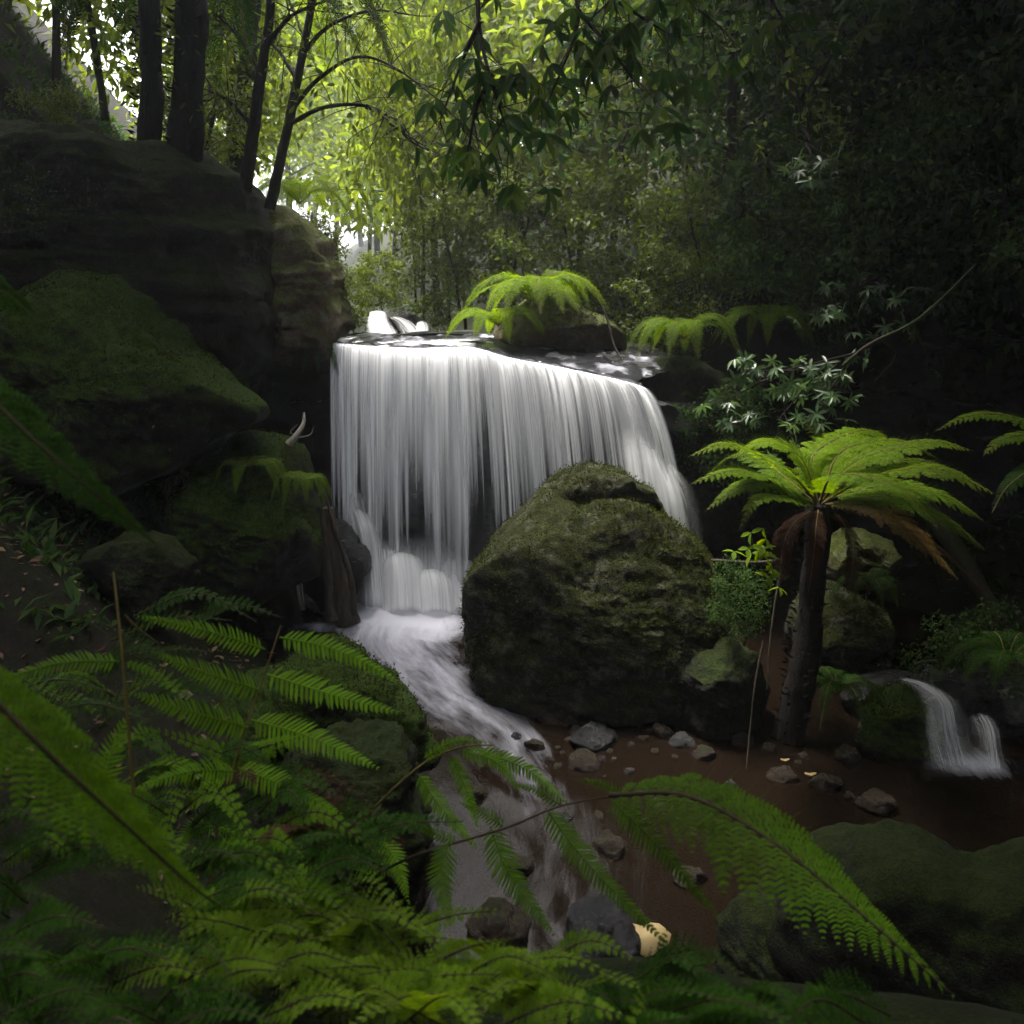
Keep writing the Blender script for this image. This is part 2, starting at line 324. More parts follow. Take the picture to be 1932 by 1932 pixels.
# ------------------------------------------------------------------ ground
def level(y): return np.interp(y, [3, 5, 6, 7, 8, 9.5, 11], [-.95, -.75, -.55, -.35, -.2, -.03, 0])
def xc(y): return np.interp(y, [-5, 2, 5, 6.6, 8, 11, 15, 30, 60, 160], [.9, .9, .6, .35, -.35, -1.1, -1.2, -4.2, -10, -30])
def height(x, y):
    bed = np.where(y < 11.6, level(y) - .16, np.interp(y, [11.6, 12.4, 16, 20, 30, 60, 160], [-.2, 2.15, 2.3, 2.5, 3.0, 4., 6.]))
    dx = x - xc(y)
    rw = np.interp(y, [0, 4, 5.5, 8, 9, 10, 11.2, 12, 13, 20], [1.2, 1.9, 3.6, 4.2, 4.2, 4.6, 4.4, 2.4, 1.6, 1.2])
    lw = np.interp(y, [0, 4, 6, 9, 10.5, 12, 20], [1, .9, .9, 1.1, 1.6, .8, 1.0])
    L = np.maximum(0, -dx - lw); R = np.maximum(0, dx - rw)
    z = bed + .55 * L + .10 * L ** 2 + np.where(y < 11, .5, .45) * R + np.where(y < 11, .16, .09) * R ** 2
    top = np.interp(y, [-10, 5, 14, 25, 60, 160], [11, 11, 9.5, 9, 9, 10])
    z = np.where(z > top - 2, top - 2 + 2 * (1 - np.exp(-(z - top + 2) / 2)), z)
    near = 1.5 - .12 * np.maximum(0, x) + .04 * np.maximum(0, -x)
    k = sstep(4.6, 2.2, y); z = np.maximum(z, z * (1 - k) + near * k)
    back = np.maximum(0, -y - 1.5); z = z + 1.1 * back * np.where(z < 11, 1, .2)  # unseen slope behind the camera, raised to block sky light
    z = np.minimum(z, 14)
    p = np.stack(np.broadcast_arrays(x, y, np.zeros_like(x)), -1)
    return z + .10 * fbm(p * 1.1, 4, 5) + .25 * sstep(3, 7, np.abs(dx)) * fbm(p * .35, 3, 9)
def axis(lo, hi, fine_lo, fine_hi, step, grow=1.13):
    a = list(np.arange(fine_lo, fine_hi + 1e-6, step)); s = step
    while a[-1] < hi: s *= grow; a.append(a[-1] + s)
    s = step
    while a[0] > lo: s *= grow; a.insert(0, a[0] - s)
    return np.array(a)
gx, gy = np.meshgrid(axis(-300, 300, -6, 7, .09), axis(-60, 400, 1, 14, .09))
gm = MB(); gm.grid(np.stack([gx, gy, height(gx, gy)], -1)); tag(gm.build('ground', M['ground']), kind='structure')
def onground(x, y): return float(height(np.array([x]), np.array([y]))[0])

# ------------------------------------------------------------------ water in the creek
flow = [(700, 1120, 1.1, .9), (760, 1165, 1.05, .95), (760, 1215, .72, .8), (800, 1260, .62, .6), (850, 1305, .56, .6), (915, 1350, .5, .55), (965, 1400, .45, .5),
        (1010, 1470, .30, .5), (1035, 1560, .24, .5), (1030, 1660, .22, .55), (1010, 1760, .26, .6), (1100, 1900, .2, .6)]
fl = []
for px, py, a, w in flow:
    p = Wz(px, py, 0)
    for _ in range(6): p = Wz(px, py, float(level(p[1])))
    fl.append([p[0], p[1], a, w])
fl = np.array(fl); fs = spline(fl, 160)
wx, wy = np.meshgrid(np.arange(-4, 5.2, .035), np.arange(3.2, 11.6, .035))
def flowfield(x, y):
    q = np.stack([x.ravel(), y.ravel()], -1); d = np.full(len(q), 1e9); k = np.zeros(len(q), int)
    for i, s in enumerate(fs):
        e = (q[:, 0] - s[0]) ** 2 + (q[:, 1] - s[1]) ** 2; b = e < d; d[b] = e[b]; k[b] = i
    d = np.sqrt(d); T = norm(np.gradient(fs[:, :2], axis=0)); arc = np.cumsum(np.r_[0, np.linalg.norm(np.diff(fs[:, :2], axis=0), axis=1)])
    r = q - fs[k, :2]; sgn = np.sign(T[k, 0] * r[:, 1] - T[k, 1] * r[:, 0])
    v = arc[k] + np.einsum('ij,ij->i', r, T[k]); amt = fs[k, 2] * np.exp(-(d / (fs[k, 3] * .75)) ** 2.4)
    return (sgn * d).reshape(x.shape), v.reshape(x.shape), amt.reshape(x.shape)
fu, fv, fa = flowfield(wx, wy)
sp_ = Wz(1835, 1468, -.4); fa = np.maximum(fa, .7 * np.exp(-(((wx - sp_[0]) / .34) ** 2 + ((wy - sp_[1]) / .22) ** 2)))
sp_ = Wz(610, 1178, 0); fa = np.maximum(fa, .75 * np.exp(-(((wx - sp_[0]) / .36) ** 2 + ((wy - sp_[1]) / .18) ** 2)))
pw_ = np.stack([fu * 3, fv * 1.4, 0 * fu], -1)
wz = level(wy) + .035 * fbm(pw_ * 1.5, 3, 3) * np.clip(fa * 1.3, .12, 1) + .06 * np.clip(fa - .5, 0, 1)
wm = MB(); wm.grid(np.stack([wx, wy, wz], -1), np.stack([fu, fv], -1), np.clip(fa + .08 * fbm(pw_ * .6, 2, 8), 0.001, 1.2))
tag(wm.build('creek_water', M['stream']), kind='structure')

# ------------------------------------------------------------------ rocks
def rock(name, label, outline, Y, depth, m, group=None, cat='boulder', seed=0, rough=.07, p=.62, res=(170, 90), strata=0., tilt=0., detail=.02, facets=9, shear=.72, moss=0):
    """a rounded stone whose silhouette is the outline seen in the photo, at its own distance and with its own thickness"""
    o = np.array(outline, float); c = (o.min(0) + o.max(0)) / 2; q = o - c
    th = np.arctan2(-q[:, 1], q[:, 0]); r = np.hypot(q[:, 0], q[:, 1]); i = np.argsort(th); th = th[i]; r = r[i]
    A = np.linspace(-np.pi, np.pi, res[0], endpoint=False)
    R = np.interp(A, np.r_[th - 2 * np.pi, th, th + 2 * np.pi], np.r_[r, r, r])
    for _ in range(2): R = (np.roll(R, 1) + 2 * R + np.roll(R, -1)) / 4
    B = np.pi / 2 * np.sin(np.pi / 2 * np.linspace(-1, 1, res[1]))
    C = W(c[0], c[1], Y); s = PX(Y)
    Rm = R.mean(); cb = np.cos(B)[:, None] ** p; sb = np.abs(np.sin(B))[:, None] ** .8 * np.sign(np.sin(B))[:, None]
    mixk = (np.abs(np.sin(B))[:, None]) ** 1.6 * .92
    RR = (R[None] * (1 - mixk) + Rm * mixk) * cb * s
    x = RR * np.cos(A)[None]; z = RR * np.sin(A)[None]; y = -sb * depth + 0 * A[None]
    y = y + tilt * z
    P = np.stack([x, y, z], -1); size = max(Rm * s, .05)
    rf = np.random.default_rng(seed + 900)
    for _ in range(facets):                       # planes that shear the stone off, leaving blunt edges
        q = norm(rf.normal(0, 1, 3) * [1, .8, .8] + [0, -.9, .25]); ext_ = (P @ q).max(); cut = ext_ * rf.uniform(shear, .92); e = P @ q - cut
        P = P - q * (np.where(e > 0, e * .86, 0))[..., None]
    nrm = norm(np.stack([x / (Rm * s), y / depth * .8, z / (Rm * s)], -1) + 1e-6)
    f1 = fbm((P / size + seed * 7.1) * 1.3, 5, seed, .55)
    ridg = 1 - np.abs(noise3((P / size) * np.array([1.6, 1.6, 2.6]) + seed, seed + 50)) * 2
    f2 = fbm(P * np.array([3.2, 3.2, 7.5]) + P[..., :1] * .9 + seed, 5, seed + 20, .62)
    d = rough * size * (f1 * 1.3 + .5 * ridg) + detail * f2
    if strata: d = d + strata * size * fbm((P / size) * np.array([.7, .7, 6.]) + seed, 3, seed + 70)
    P = P + nrm * d[..., None]
    P = P + C
    root = None; b = MB(); b.grid(P, close=True)
    ob = b.build(name, m)
    if moss:
        rm_ = np.random.default_rng(seed + 5); gn = np.cross(np.roll(P, -1, 1) - P, np.roll(P, -1, 0) - P); gn = norm(gn); gn *= np.sign(np.einsum('ijk,ijk->ij', gn, P - C))[..., None]
        gn = gn[1:-1].reshape(-1, 3); pp = P[1:-1].reshape(-1, 3); area = np.repeat(np.cos(B[1:-1]) + .02, res[0])
        w = area * np.clip(gn[:, 2] + .75 * fbm(pp * 2.6, 4, seed + 3) + .05, 0, 1) * (gn[:, 1] < .5); w /= w.sum()
        k = rm_.choice(len(pp), moss, p=w); q = pp[k] + rm_.normal(0, .012, (moss, 3)); dd = gn[k] * .7 + rm_.normal(0, .55, (moss, 3))
        mm_ = MB(); mm_.leaves(q - gn[k] * .004, dd, rm_.normal(0, 1, (moss, 3)), rm_.uniform(.012, .034, moss), rm_.uniform(.005, .011, moss), 'diamond'); mm_.build('moss', M['moss'], ob)
    return tag(ob, label, cat, group)

R_ = 'boulders around the falls'
rock('boulder', 'huge rounded moss-covered boulder in the creek in front of the waterfall',
     [(868, 1180), (870, 1090), (888, 1005), (925, 955), (985, 930), (1060, 918), (1130, 915), (1200, 930), (1250, 955), (1300, 1000), (1360, 1062), (1400, 1120), (1430, 1180), (1450, 1240), (1450, 1330),
      (1400, 1400), (1250, 1400), (1100, 1380), (960, 1340), (895, 1300), (872, 1240)], 8.7, .75, M['boulder'], seed=3, rough=.03, res=(320, 200), tilt=.12, detail=.02, facets=9, shear=.8, moss=16000)
rock('boulder', 'flat-topped rock perched behind the crest of the huge mossy boulder',
     [(990, 965), (1040, 905), (1080, 887), (1140, 886), (1195, 902), (1245, 942), (1275, 1000), (1120, 1040), (1000, 1010)], 8.95, .4, M['boulder'], seed=5, rough=.05, facets=5, moss=2500)
rock('rock_outcrop', 'dark broad rock shelf on the left bank under the tree trunks',
     [(-260, 350), (-100, 300), (0, 292), (150, 292), (250, 300), (370, 312), (450, 335), (505, 380), (530, 430), (520, 520), (515, 600), (490, 670), (430, 700), (330, 660), (240, 600), (120, 560), (0, 540), (-200, 520)],
     10.8, 1.9, M['darkrock'], cat='rock', seed=8, rough=.07, strata=.05, res=(240, 120))
rock('rock_outcrop', 'brown weathered rock block on the left bank above the lip of the waterfall',
     [(480, 400), (520, 392), (560, 415), (605, 465), (620, 510), (628, 570), (640, 640), (640, 700), (560, 690), (500, 680), (470, 560)],
     11.6, 1.0, M['brownrock'], cat='rock', seed=12, rough=.09, strata=.07)
rock('boulder', 'dark mossy boulder tapering to a point on the left below the rock shelf',
     [(60, 530), (140, 517), (225, 527), (285, 600), (335, 670), (420, 725), (486, 768), (486, 788), (440, 806), (380, 850), (280, 900), (120, 920), (-40, 860), (-120, 700), (-30, 570)],
     9.2, 1.0, M['slab'], seed=14, rough=.05, res=(220, 110), tilt=.1, moss=9000)
rock('boulder', 'moss-topped dark rock left of the waterfall with small ferns on its side',
     [(345, 870), (420, 834), (530, 830), (578, 846), (598, 900), (612, 960), (612, 1050), (600, 1120), (520, 1150), (400, 1150), (310, 1080), (290, 950)],
     9.6, .8, M['slab'], seed=17, rough=.06, res=(200, 110), tilt=.12, moss=7000)
rock('boulder', 'low rounded rock on the dark left bank behind the bare fern stalk',
     [(170, 1050), (220, 1015), (290, 1015), (350, 1050), (372, 1100), (330, 1150), (200, 1150)], 7.6, .4, M['darkrock'], seed=19)
rock('boulder', 'small wet black rock between the broken stump and the foot of the waterfall',
     [(625, 960), (650, 985), (672, 1030), (690, 1065), (686, 1115), (664, 1150), (610, 1160), (590, 1050)], 10.35, .35, M['wetrock'], seed=21)
rock('boulder', 'long green-topped rock slab at the left edge of the creek behind the ferns',
     [(380, 1300), (500, 1272), (600, 1255), (690, 1262), (760, 1300), (812, 1350), (838, 1405), (825, 1440), (760, 1450), (600, 1450), (400, 1430)],
     6.8, .5, M['slab'], seed=23, rough=.05, res=(220, 110), tilt=.1, p=.45, detail=.05, moss=6000)
rock('boulder', 'dark square rock below the green-topped slab, half hidden by fern fronds',
     [(500, 1420), (600, 1390), (720, 1380), (775, 1410), (800, 1500), (810, 1640), (700, 1720), (520, 1700)], 5.9, .5, M['darkrock'], seed=25, rough=.09, tilt=.1, p=.45, detail=.05)
rock('rock_outcrop', 'mossy tan rock on the bank just above the lip with a fern growing over it',
     [(905, 650), (935, 612), (985, 585), (1045, 575), (1105, 588), (1150, 610), (1180, 660), (1170, 710), (1050, 700), (930, 690)], 11.6, .6, M['brownrock'], cat='rock', seed=27, rough=.07, moss=3000)
rock('rock_outcrop', 'mossy bank rock to the right of the waterfall lip under the thin vine',
     [(1150, 640), (1230, 650), (1330, 690), (1400, 760), (1420, 850), (1400, 1000), (1330, 1080), (1290, 900), (1230, 800), (1180, 720)], 11.3, .9, M['darkrock'], cat='rock', seed=29, rough=.1, strata=.04)
rock('rock_outcrop', 'great dark overhanging cliff face on the right bank behind the tree fern',
     [(1560, 900), (1590, 760), (1660, 690), (1800, 640), (2050, 600), (2300, 700), (2300, 1100), (2100, 1180), (1900, 1150), (1780, 1080), (1650, 1060)],
     11.6, 1.2, M['wetrock'], cat='rock', seed=31, rough=.06, strata=.08, res=(220, 110), tilt=-.3)
rock('boulder', 'flat pale-edged rock behind the right tree fern trunk, just under its dying frond',
     [(1530, 1040), (1580, 1018), (1660, 1020), (1720, 1045), (1700, 1085), (1620, 1100), (1540, 1085)], 9.3, .4, M['brownrock'], seed=33, rough=.06)
rock('boulder', 'blocky grey-green rock at the foot of the right tree fern trunk',
     [(1505, 1130), (1545, 1105), (1610, 1110), (1660, 1150), (1668, 1225), (1600, 1260), (1520, 1260)], 8.9, .4, M['boulder'], seed=35, rough=.06, moss=2500)
rock('boulder', 'mossy rock leaning on the right flank of the huge boulder',
     [(1270, 1290), (1300, 1240), (1370, 1200), (1430, 1240), (1450, 1330), (1400, 1400), (1290, 1400)], 8.0, .35, M['darkrock'], seed=37, rough=.06)
rock('boulder', 'green-sided rock left of the small right-hand cascade',
     [(1620, 1370), (1650, 1325), (1720, 1305), (1760, 1335), (1772, 1400), (1760, 1450), (1640, 1450)], 7.7, .3, M['slab'], seed=39, rough=.06, moss=2500)
rock('boulder', 'dark rock ledge that the small right-hand cascade pours over',
     [(1560, 1290), (1640, 1262), (1740, 1275), (1850, 1290), (2000, 1300), (2050, 1400), (1900, 1460), (1780, 1450), (1640, 1400)], 8.2, .5, M['wetrock'], seed=41, rough=.06)
rock('boulder', 'black shadowed rock bank filling the lower right corner',
     [(1480, 1640), (1600, 1570), (1750, 1540), (1950, 1530), (2200, 1500), (2300, 2000), (1900, 2300), (1450, 2250), (1400, 1900)], 4.6, .7, M['darkrock'], seed=43, rough=.08, res=(220, 110))
rock('boulder', 'dark pitted rock standing in the stream below the drooping frond',
     [(1380, 1760), (1410, 1700), (1480, 1670), (1550, 1690), (1600, 1780), (1590, 1950), (1400, 1950)], 4.9, .35, M['darkrock'], seed=45, rough=.1)
rock('boulder', 'dark wet rock in the stream beside the fallen yellow leaf',
     [(1062, 1740), (1090, 1712), (1150, 1705), (1195, 1730), (1215, 1790), (1180, 1830), (1080, 1830)], 5.3, .22, M['wetrock'], seed=47, rough=.07)
rock('boulder', 'pale lichen-flecked stone lying in shallow water behind the fern fronds',
     [(868, 1755), (900, 1735), (970, 1730), (1010, 1745), (1000, 1775), (930, 1785)], 5.3, .2, M['stone'], seed=48, rough=.08)
rng = np.random.default_rng(5)
stones = [(1120, 1395, 55, 'flat layered stone standing out of the creek right of the white water', .5),
          (1060, 1360, 45, 'low flat stone just below the huge boulder, left of the layered stone', .35),
          (1185, 1345, 30, 'small tan stone by the base of the huge boulder', .55),
          (1245, 1383, 20, 'small pale round stone in the brown pool', .75),
          (1290, 1400, 26, 'dull stone at the edge of the brown pool, right of the pale round one', .5),
          (1330, 1425, 22, 'small dark stone in the middle of the brown pool', .5),
          (1400, 1400, 30, 'brown stone touching the foot of the leaning mossy rock', .5),
          (1010, 1410, 26, 'small wet stone at the right edge of the white water', .5),
          (1100, 1440, 36, 'dark flat stone nearer the camera than the layered stone', .4),
          (1480, 1465, 34, 'flat stone below the surface beside the yellow leaf', .35),
          (1560, 1480, 40, 'broad pale stone in shallow water right of the yellow leaf', .35),
          (1660, 1520, 40, 'stone at the right end of the brown pool under the spray', .45),
          (1500, 1400, 26, 'stone beneath the base of the right tree fern', .6),
          (1600, 1430, 30, 'stone left of the green-sided rock', .5),
          (900, 1500, 30, 'stone in the stream behind the arching frond', .5),
          (1150, 1600, 40, 'dark stone in the stream under the longest frond', .45),
          (980, 1640, 34, 'wet stone between two hanging fern leaflet rows', .45),
          (1300, 1660, 40, 'grey stone just above the fallen yellow leaf', .45)]
for i, (px, py, r, lab, fl_) in enumerate(stones):
    z = level(7.0); p = Wz(px, py, z)
    for _ in range(5): p = Wz(px, py, float(level(p[1])))
    k = 9; a = np.linspace(0, 2 * np.pi, k, endpoint=False); rr = r * rng.uniform(.8, 1.15, k)
    rock('stone', lab, list(zip(px + rr * np.cos(a), py + rr * np.sin(a) * fl_)), p[1], r * PX(p[1]) * rng.uniform(.7, 1), M['stone'] if i not in (0, 4) else M['wetrock'], 'stones lying in the creek', 'stone', 100 + i, .12, .8, (60, 36), .1 if i < 2 else 0)

spots = [(rng.normal(1140, 75), rng.normal(1385, 26)) for _ in range(26)] + [(rng.uniform(960, 1650), rng.uniform(1380, 1560)) for _ in range(24)]
for i, (px, py) in enumerate(spots):
    p = Wz(px, py, -.4)
    for _ in range(5): p = Wz(px, py, float(level(p[1])) - .01)
    r = rng.uniform(7, 17); a = np.linspace(0, 2 * np.pi, 8, endpoint=False); rr = r * rng.uniform(.75, 1.2, 8)
    rock('pebble', 'small pebble lying in the shallow brown water right of the white stream', list(zip(px + rr * np.cos(a), py + rr * np.sin(a) * rng.uniform(.4, .7))), p[1], r * PX(p[1]) * rng.uniform(.8, 1.2), M['stone' if rng.random() < .7 else 'wetrock'], 'pebbles in the shallow pool', 'stone', 400 + i, .12, .8, (26, 16), detail=.006)

# ------------------------------------------------------------------ the ledge behind the falls
lipP = [(600, 652, 11.4), (640, 655, 11.15), (700, 660, 11.0), (780, 664, 10.9), (860, 662, 10.75), (900, 664, 10.7), (960, 682, 10.5), (1040, 697, 10.25), (1110, 712, 10.05), (1170, 725, 9.9), (1215, 738, 9.8)]
lip = spline([W(*q) for q in lipP], 240)
ext = np.vstack([spline([W(440, 640, 12.4), W(480, 655, 12.0), W(540, 655, 11.8), W(590, 652, 11.5)], 60), lip, spline([lip[-1] + (.05, .03, -.02), lip[-1] + (.3, .25, -.12), lip[-1] + (.6, .7, -.2), lip[-1] + (1.1, 1.3, -.1)], 60)])
prof = [(2.2, .12), (1.2, .10), (.5, .06), (.2, .02), (.06, -.01), (0, -.06), (-.02, -.14), (.03, -.25)] + [(.10 + .10 * math.sin(i * 1.3), -.3 - i * .1) for i in range(27)]
prof = prof[:5] + [(a + .07, b) for a, b in prof[5:]]
g0 = np.gradient(ext, axis=0); nb = norm(np.cross(np.array([0, 0, 1.]), g0)); nb[:, 2] = 0
nb = norm(np.array([norm(nb[max(0, i - 12):i + 13].mean(0)) for i in range(len(nb))]))
G = np.zeros((len(ext), 34 + 60, 3))
pr = spline([(a, b, 0) for a, b in prof], 94)
for j in range(94):
    G[:, j] = ext + nb * pr[j, 0] + np.array([0, 0, 1]) * pr[j, 1]
G[..., 0:2] += (nb[:, None, :2]) * (.10 * fbm(G * np.array([1.2, 1.2, 5]), 4, 31) + .06 * fbm(G * np.array([2, 2, 9.]), 3, 33))[..., None]
G[..., 2] += .03 * (fbm(G * 3, 3, 35) - .6)
lm = MB(); lm.grid(G); tag(lm.build('rock_ledge', M['wetrock']), 'wet black rock ledge the waterfall drops from, showing through the water', 'rock ledge')

# ------------------------------------------------------------------ the waterfall
fall = empty('waterfall', 'wide silky white curtain waterfall dropping off the dark ledge', 'waterfall', W(940, 1130, 10.6))
def curtain(name, m, s0, s1, fwd, off, n=420, tmax=1.0, zend=-.02, seedv=0, lift=.0):
    mb = MB(); s = np.linspace(s0, s1, n); L = np.stack([np.interp(s, np.linspace(0, 1, len(lip)), lip[:, k]) for k in range(3)], -1)
    edge = sstep(s0, s0 + .012, s) * sstep(s1, s1 - .02, s)
    vx = .02 + .30 * sstep(.25, .7, s) + .38 * sstep(.7, 1., s); vy = -fwd * (1 + .15 * fbm(np.stack([s * 30, s * 0, s * 0 + seedv], -1), 2, 3))
    t = np.concatenate([np.linspace(-.25, 0, 10)[:-1], np.linspace(0, 1, 70)])
    T_ = np.sqrt(2 * (L[:, 2] - zend) / 9.8)
    P = np.zeros((len(t), n, 3)); uv = np.zeros((len(t), n, 2)); A = np.zeros((len(t), n))
    for i, tt in enumerate(t):
        q = max(tt, 0); tq = T_ * q
        P[i, :, 0] = L[:, 0] + vx * tq * 1.1 + (nbx * min(tt, 0) * -2.4 if False else 0)
        P[i, :, 1] = L[:, 1] + vy * tq - min(tt, 0) * 3.0 - off
        P[i, :, 2] = L[:, 2] + .035 + lift - .5 * 9.8 * tq ** 2 - min(tt, 0) * .25 - (0 if tt > 0 else 0)
        f = fbm(np.stack([s * 46, 0 * s + tt * .4, 0 * s + seedv], -1), 3, 21)
        P[i, :, 1] -= .035 * f * (.4 + q)
        h = (.5 * 9.8 * tq ** 2) / 2.4
        uv[i, :, 0] = s; uv[i, :, 1] = h if tt > 0 else tt * .3
        A[i] = edge * sstep(-.25, -.02, tt) * (1 - .0 * q)
    mb.grid(P, uv, np.maximum(A, .0001)); return mb.build(name, m, fall)
curtain('water_curtain', M['veil'], .06, 1.0, .60, .0)
curtain('water_curtain', M['veil2'], .07, .985, .72, .03, seedv=9)
# lower right: the water fans over a rounded step
mb = MB(); n = 140; s = np.linspace(0, 1, n); tt = np.linspace(0, 1, 60)
pa = spline([W(1150, 790, 9.75), W(1195, 800, 9.7), W(1232, 835, 9.65), W(1246, 862, 9.6)], n)
pb = spline([W(1160, 1100, 9.4), W(1220, 1100, 9.35), W(1285, 1090, 9.3), W(1330, 1075, 9.3)], n)
P = pa[None] * (1 - tt[:, None, None]) + pb[None] * tt[:, None, None]
bow = np.sin(np.pi * tt)[:, None]
P[..., 0] += .12 * bow * s[None]; P[..., 2] += .16 * bow * s[None] ** 2; P[..., 1] -= .1 * bow
mb.grid(P, np.stack(np.broadcast_arrays(s[None] * .28 + .3, tt[:, None] * .8), -1), sstep(0, .3, s)[None] * sstep(1, .7, s)[None] * sstep(0, .25, tt)[:, None] * .9 + 1e-4)
mb.build('water_fan', M['wash2'], fall)
def wash(name, path, widths, bulge=.15, m='wash', n=60, k=90, amt=1., seed=0, facing=None, top=.12, soft=.25):
    """a sheet of water running down a path of (px, py, Y), with a width in metres at each point"""
    c = spline([W(*q) for q in path], k); w = np.interp(np.linspace(0, 1, k), np.linspace(0, 1, len(widths)), widths)
    s = np.linspace(-1, 1, n); side = np.array([1, 0, 0.]) if facing is None else np.array(facing, float)
    P = c[:, None] + side[None, None] * (s[None, :, None] * w[:, None, None] / 2)
    P[..., 1] += bulge * (s[None] ** 2) * w[:, None]; P[..., 2] -= bulge * (s[None] ** 2) * w[:, None]
    arc = np.cumsum(np.r_[0, np.linalg.norm(np.diff(c, axis=0), axis=1)])
    P[..., 1] -= .02 * fbm(np.stack(np.broadcast_arrays(s[None] * 6, arc[:, None] * .8, np.full((k, n), seed)), -1), 3, 5)
    A = sstep(1, soft, np.abs(s))[None] * sstep(0, top, np.linspace(0, 1, k))[:, None] * sstep(1, .9, np.linspace(0, 1, k))[:, None] * amt
    b = MB(); b.grid(P, np.stack(np.broadcast_arrays(s[None] * w[:, None] * .8 + seed, arc[:, None] * .7), -1), A + 1e-4); return b
for i, (path, wd, bl, am) in enumerate([
        ([(668, 945, 10.7), (684, 980, 10.55), (698, 1040, 10.45), (708, 1160, 10.3)], [.2, .34, .42, .55], .5, .7),
        ([(722, 1020, 10.6), (728, 1045, 10.5), (732, 1085, 10.42), (735, 1160, 10.3)], [.4, .44, .48, .55], .4, .6),
        ([(757, 1036, 10.5), (758, 1050, 10.36), (762, 1085, 10.25), (765, 1162, 10.1)], [.5, .54, .6, .66], .35, .6),
        ([(812, 1066, 10.4), (815, 1080, 10.3), (820, 1105, 10.2), (824, 1162, 10.08)], [.46, .5, .54, .6], .35, .55),
        ([(862, 1046, 10.6), (864, 1060, 10.5), (866, 1095, 10.35), (870, 1160, 10.15)], [.5, .54, .58, .64], .35, .6),
        ([(664, 905, 10.9), (668, 930, 10.75), (674, 965, 10.65), (680, 1000, 10.55)], [.1, .22, .28, .3], .5, .35),
        ([(785, 1000, 10.9), (785, 1050, 10.75), (785, 1095, 10.65), (785, 1160, 10.4)], [1.15, 1.15, 1.2, 1.25], .05, .95)]):
    wash('splash', path, wd, bl, amt=am, seed=i * 1.7, top=.55 if i == 6 else .42, soft=.4).build('splash', M['wash'], fall)
# thin trickle in the alcove on the left, and one behind the stump
tr = wash('t', [(520, 662, 11.6), (505, 690, 11.5), (485, 725, 11.45), (468, 775, 11.4)], [.06, .12, .12, .1], .1, amt=.28).build('water_trickle', M['wash2'])
tag(tr, 'faint thin trickle of water running down the dark alcove left of the falls', 'trickle')
tr = wash('t', [(562, 1070, 10.5), (564, 1100, 10.45), (568, 1130, 10.4), (574, 1165, 10.35)], [.07, .1, .1, .12], .1, amt=.5).build('water_trickle', M['wash2'])
tag(tr, 'short grey trickle of water behind the broken stump', 'trickle')
# small cascade above the lip
casc = empty('cascade', 'small white cascade sliding over rocks just above the lip of the waterfall', 'cascade', W(750, 640, 13.2))
wash('c', [(712, 584, 13.6), (712, 600, 13.35), (722, 625, 13.1), (742, 655, 12.8)], [.24, .3, .42, .6], .12, soft=.5).build('water_sheet', M['wash'], casc)
wash('c', [(742, 596, 13.55), (762, 606, 13.45), (778, 625, 13.2), (790, 655, 12.85)], [.22, .26, .3, .34], .1, amt=.7, soft=.3).build('water_sheet', M['wash2'], casc)
wash('c', [(796, 604, 13.5), (796, 620, 13.25), (794, 638, 13.05), (792, 655, 12.85)], [.16, .2, .22, .26], .2, amt=.9, soft=.5).build('water_sheet', M['wash'], casc)
rock('boulder', 'dark wedge of rock between the two arms of the small upper cascade',
     [(700, 595), (750, 598), (805, 612), (815, 650), (760, 665), (700, 660)], 13.9, .4, M['wetrock'], seed=51)
# small cascade on the right
casc = empty('cascade', 'small misty cascade spilling from the dark side channel on the right', 'cascade', Wz(1830, 1450, -.3))
wash('c', [(1700, 1278, 7.75), (1745, 1293, 7.6), (1782, 1325, 7.4), (1795, 1390, 7.2), (1815, 1465, 7.0)], [.1, .2, .32, .4, .5], .15, amt=.4).build('water_sheet', M['wash2'], casc)
wash('c', [(1850, 1345, 7.3), (1865, 1375, 7.2), (1872, 1410, 7.1), (1878, 1465, 7.0)], [.2, .25, .2, .3], .2, amt=.35).build('water_sheet', M['wash2'], casc)
wash('c', [(1700, 1455, 7.4), (1715, 1480, 7.25), (1728, 1500, 7.15)], [.15, .12, .1], .2, amt=.35).build('water_sheet', M['wash2'], casc)
# film of water sliding to the lip
mb = MB(); k = 26; back = np.linspace(.0, 1.5, k)
P = lip[None] + nb[60:300][None] * back[:, None, None]; P[..., 2] += .05 + .045 * back[:, None] + .02 * fbm(P * 7, 3, 40)
mb.grid(P, np.stack(np.broadcast_arrays(np.linspace(0, 3.4, 240)[None], back[:, None]), -1), (.30 + .5 * fbm(P * np.array([7, 2.5, 1]), 3, 44)).clip(.001, 1) * sstep(0, .06, back)[:, None])
mb.build('water_film', M['film'], fall)

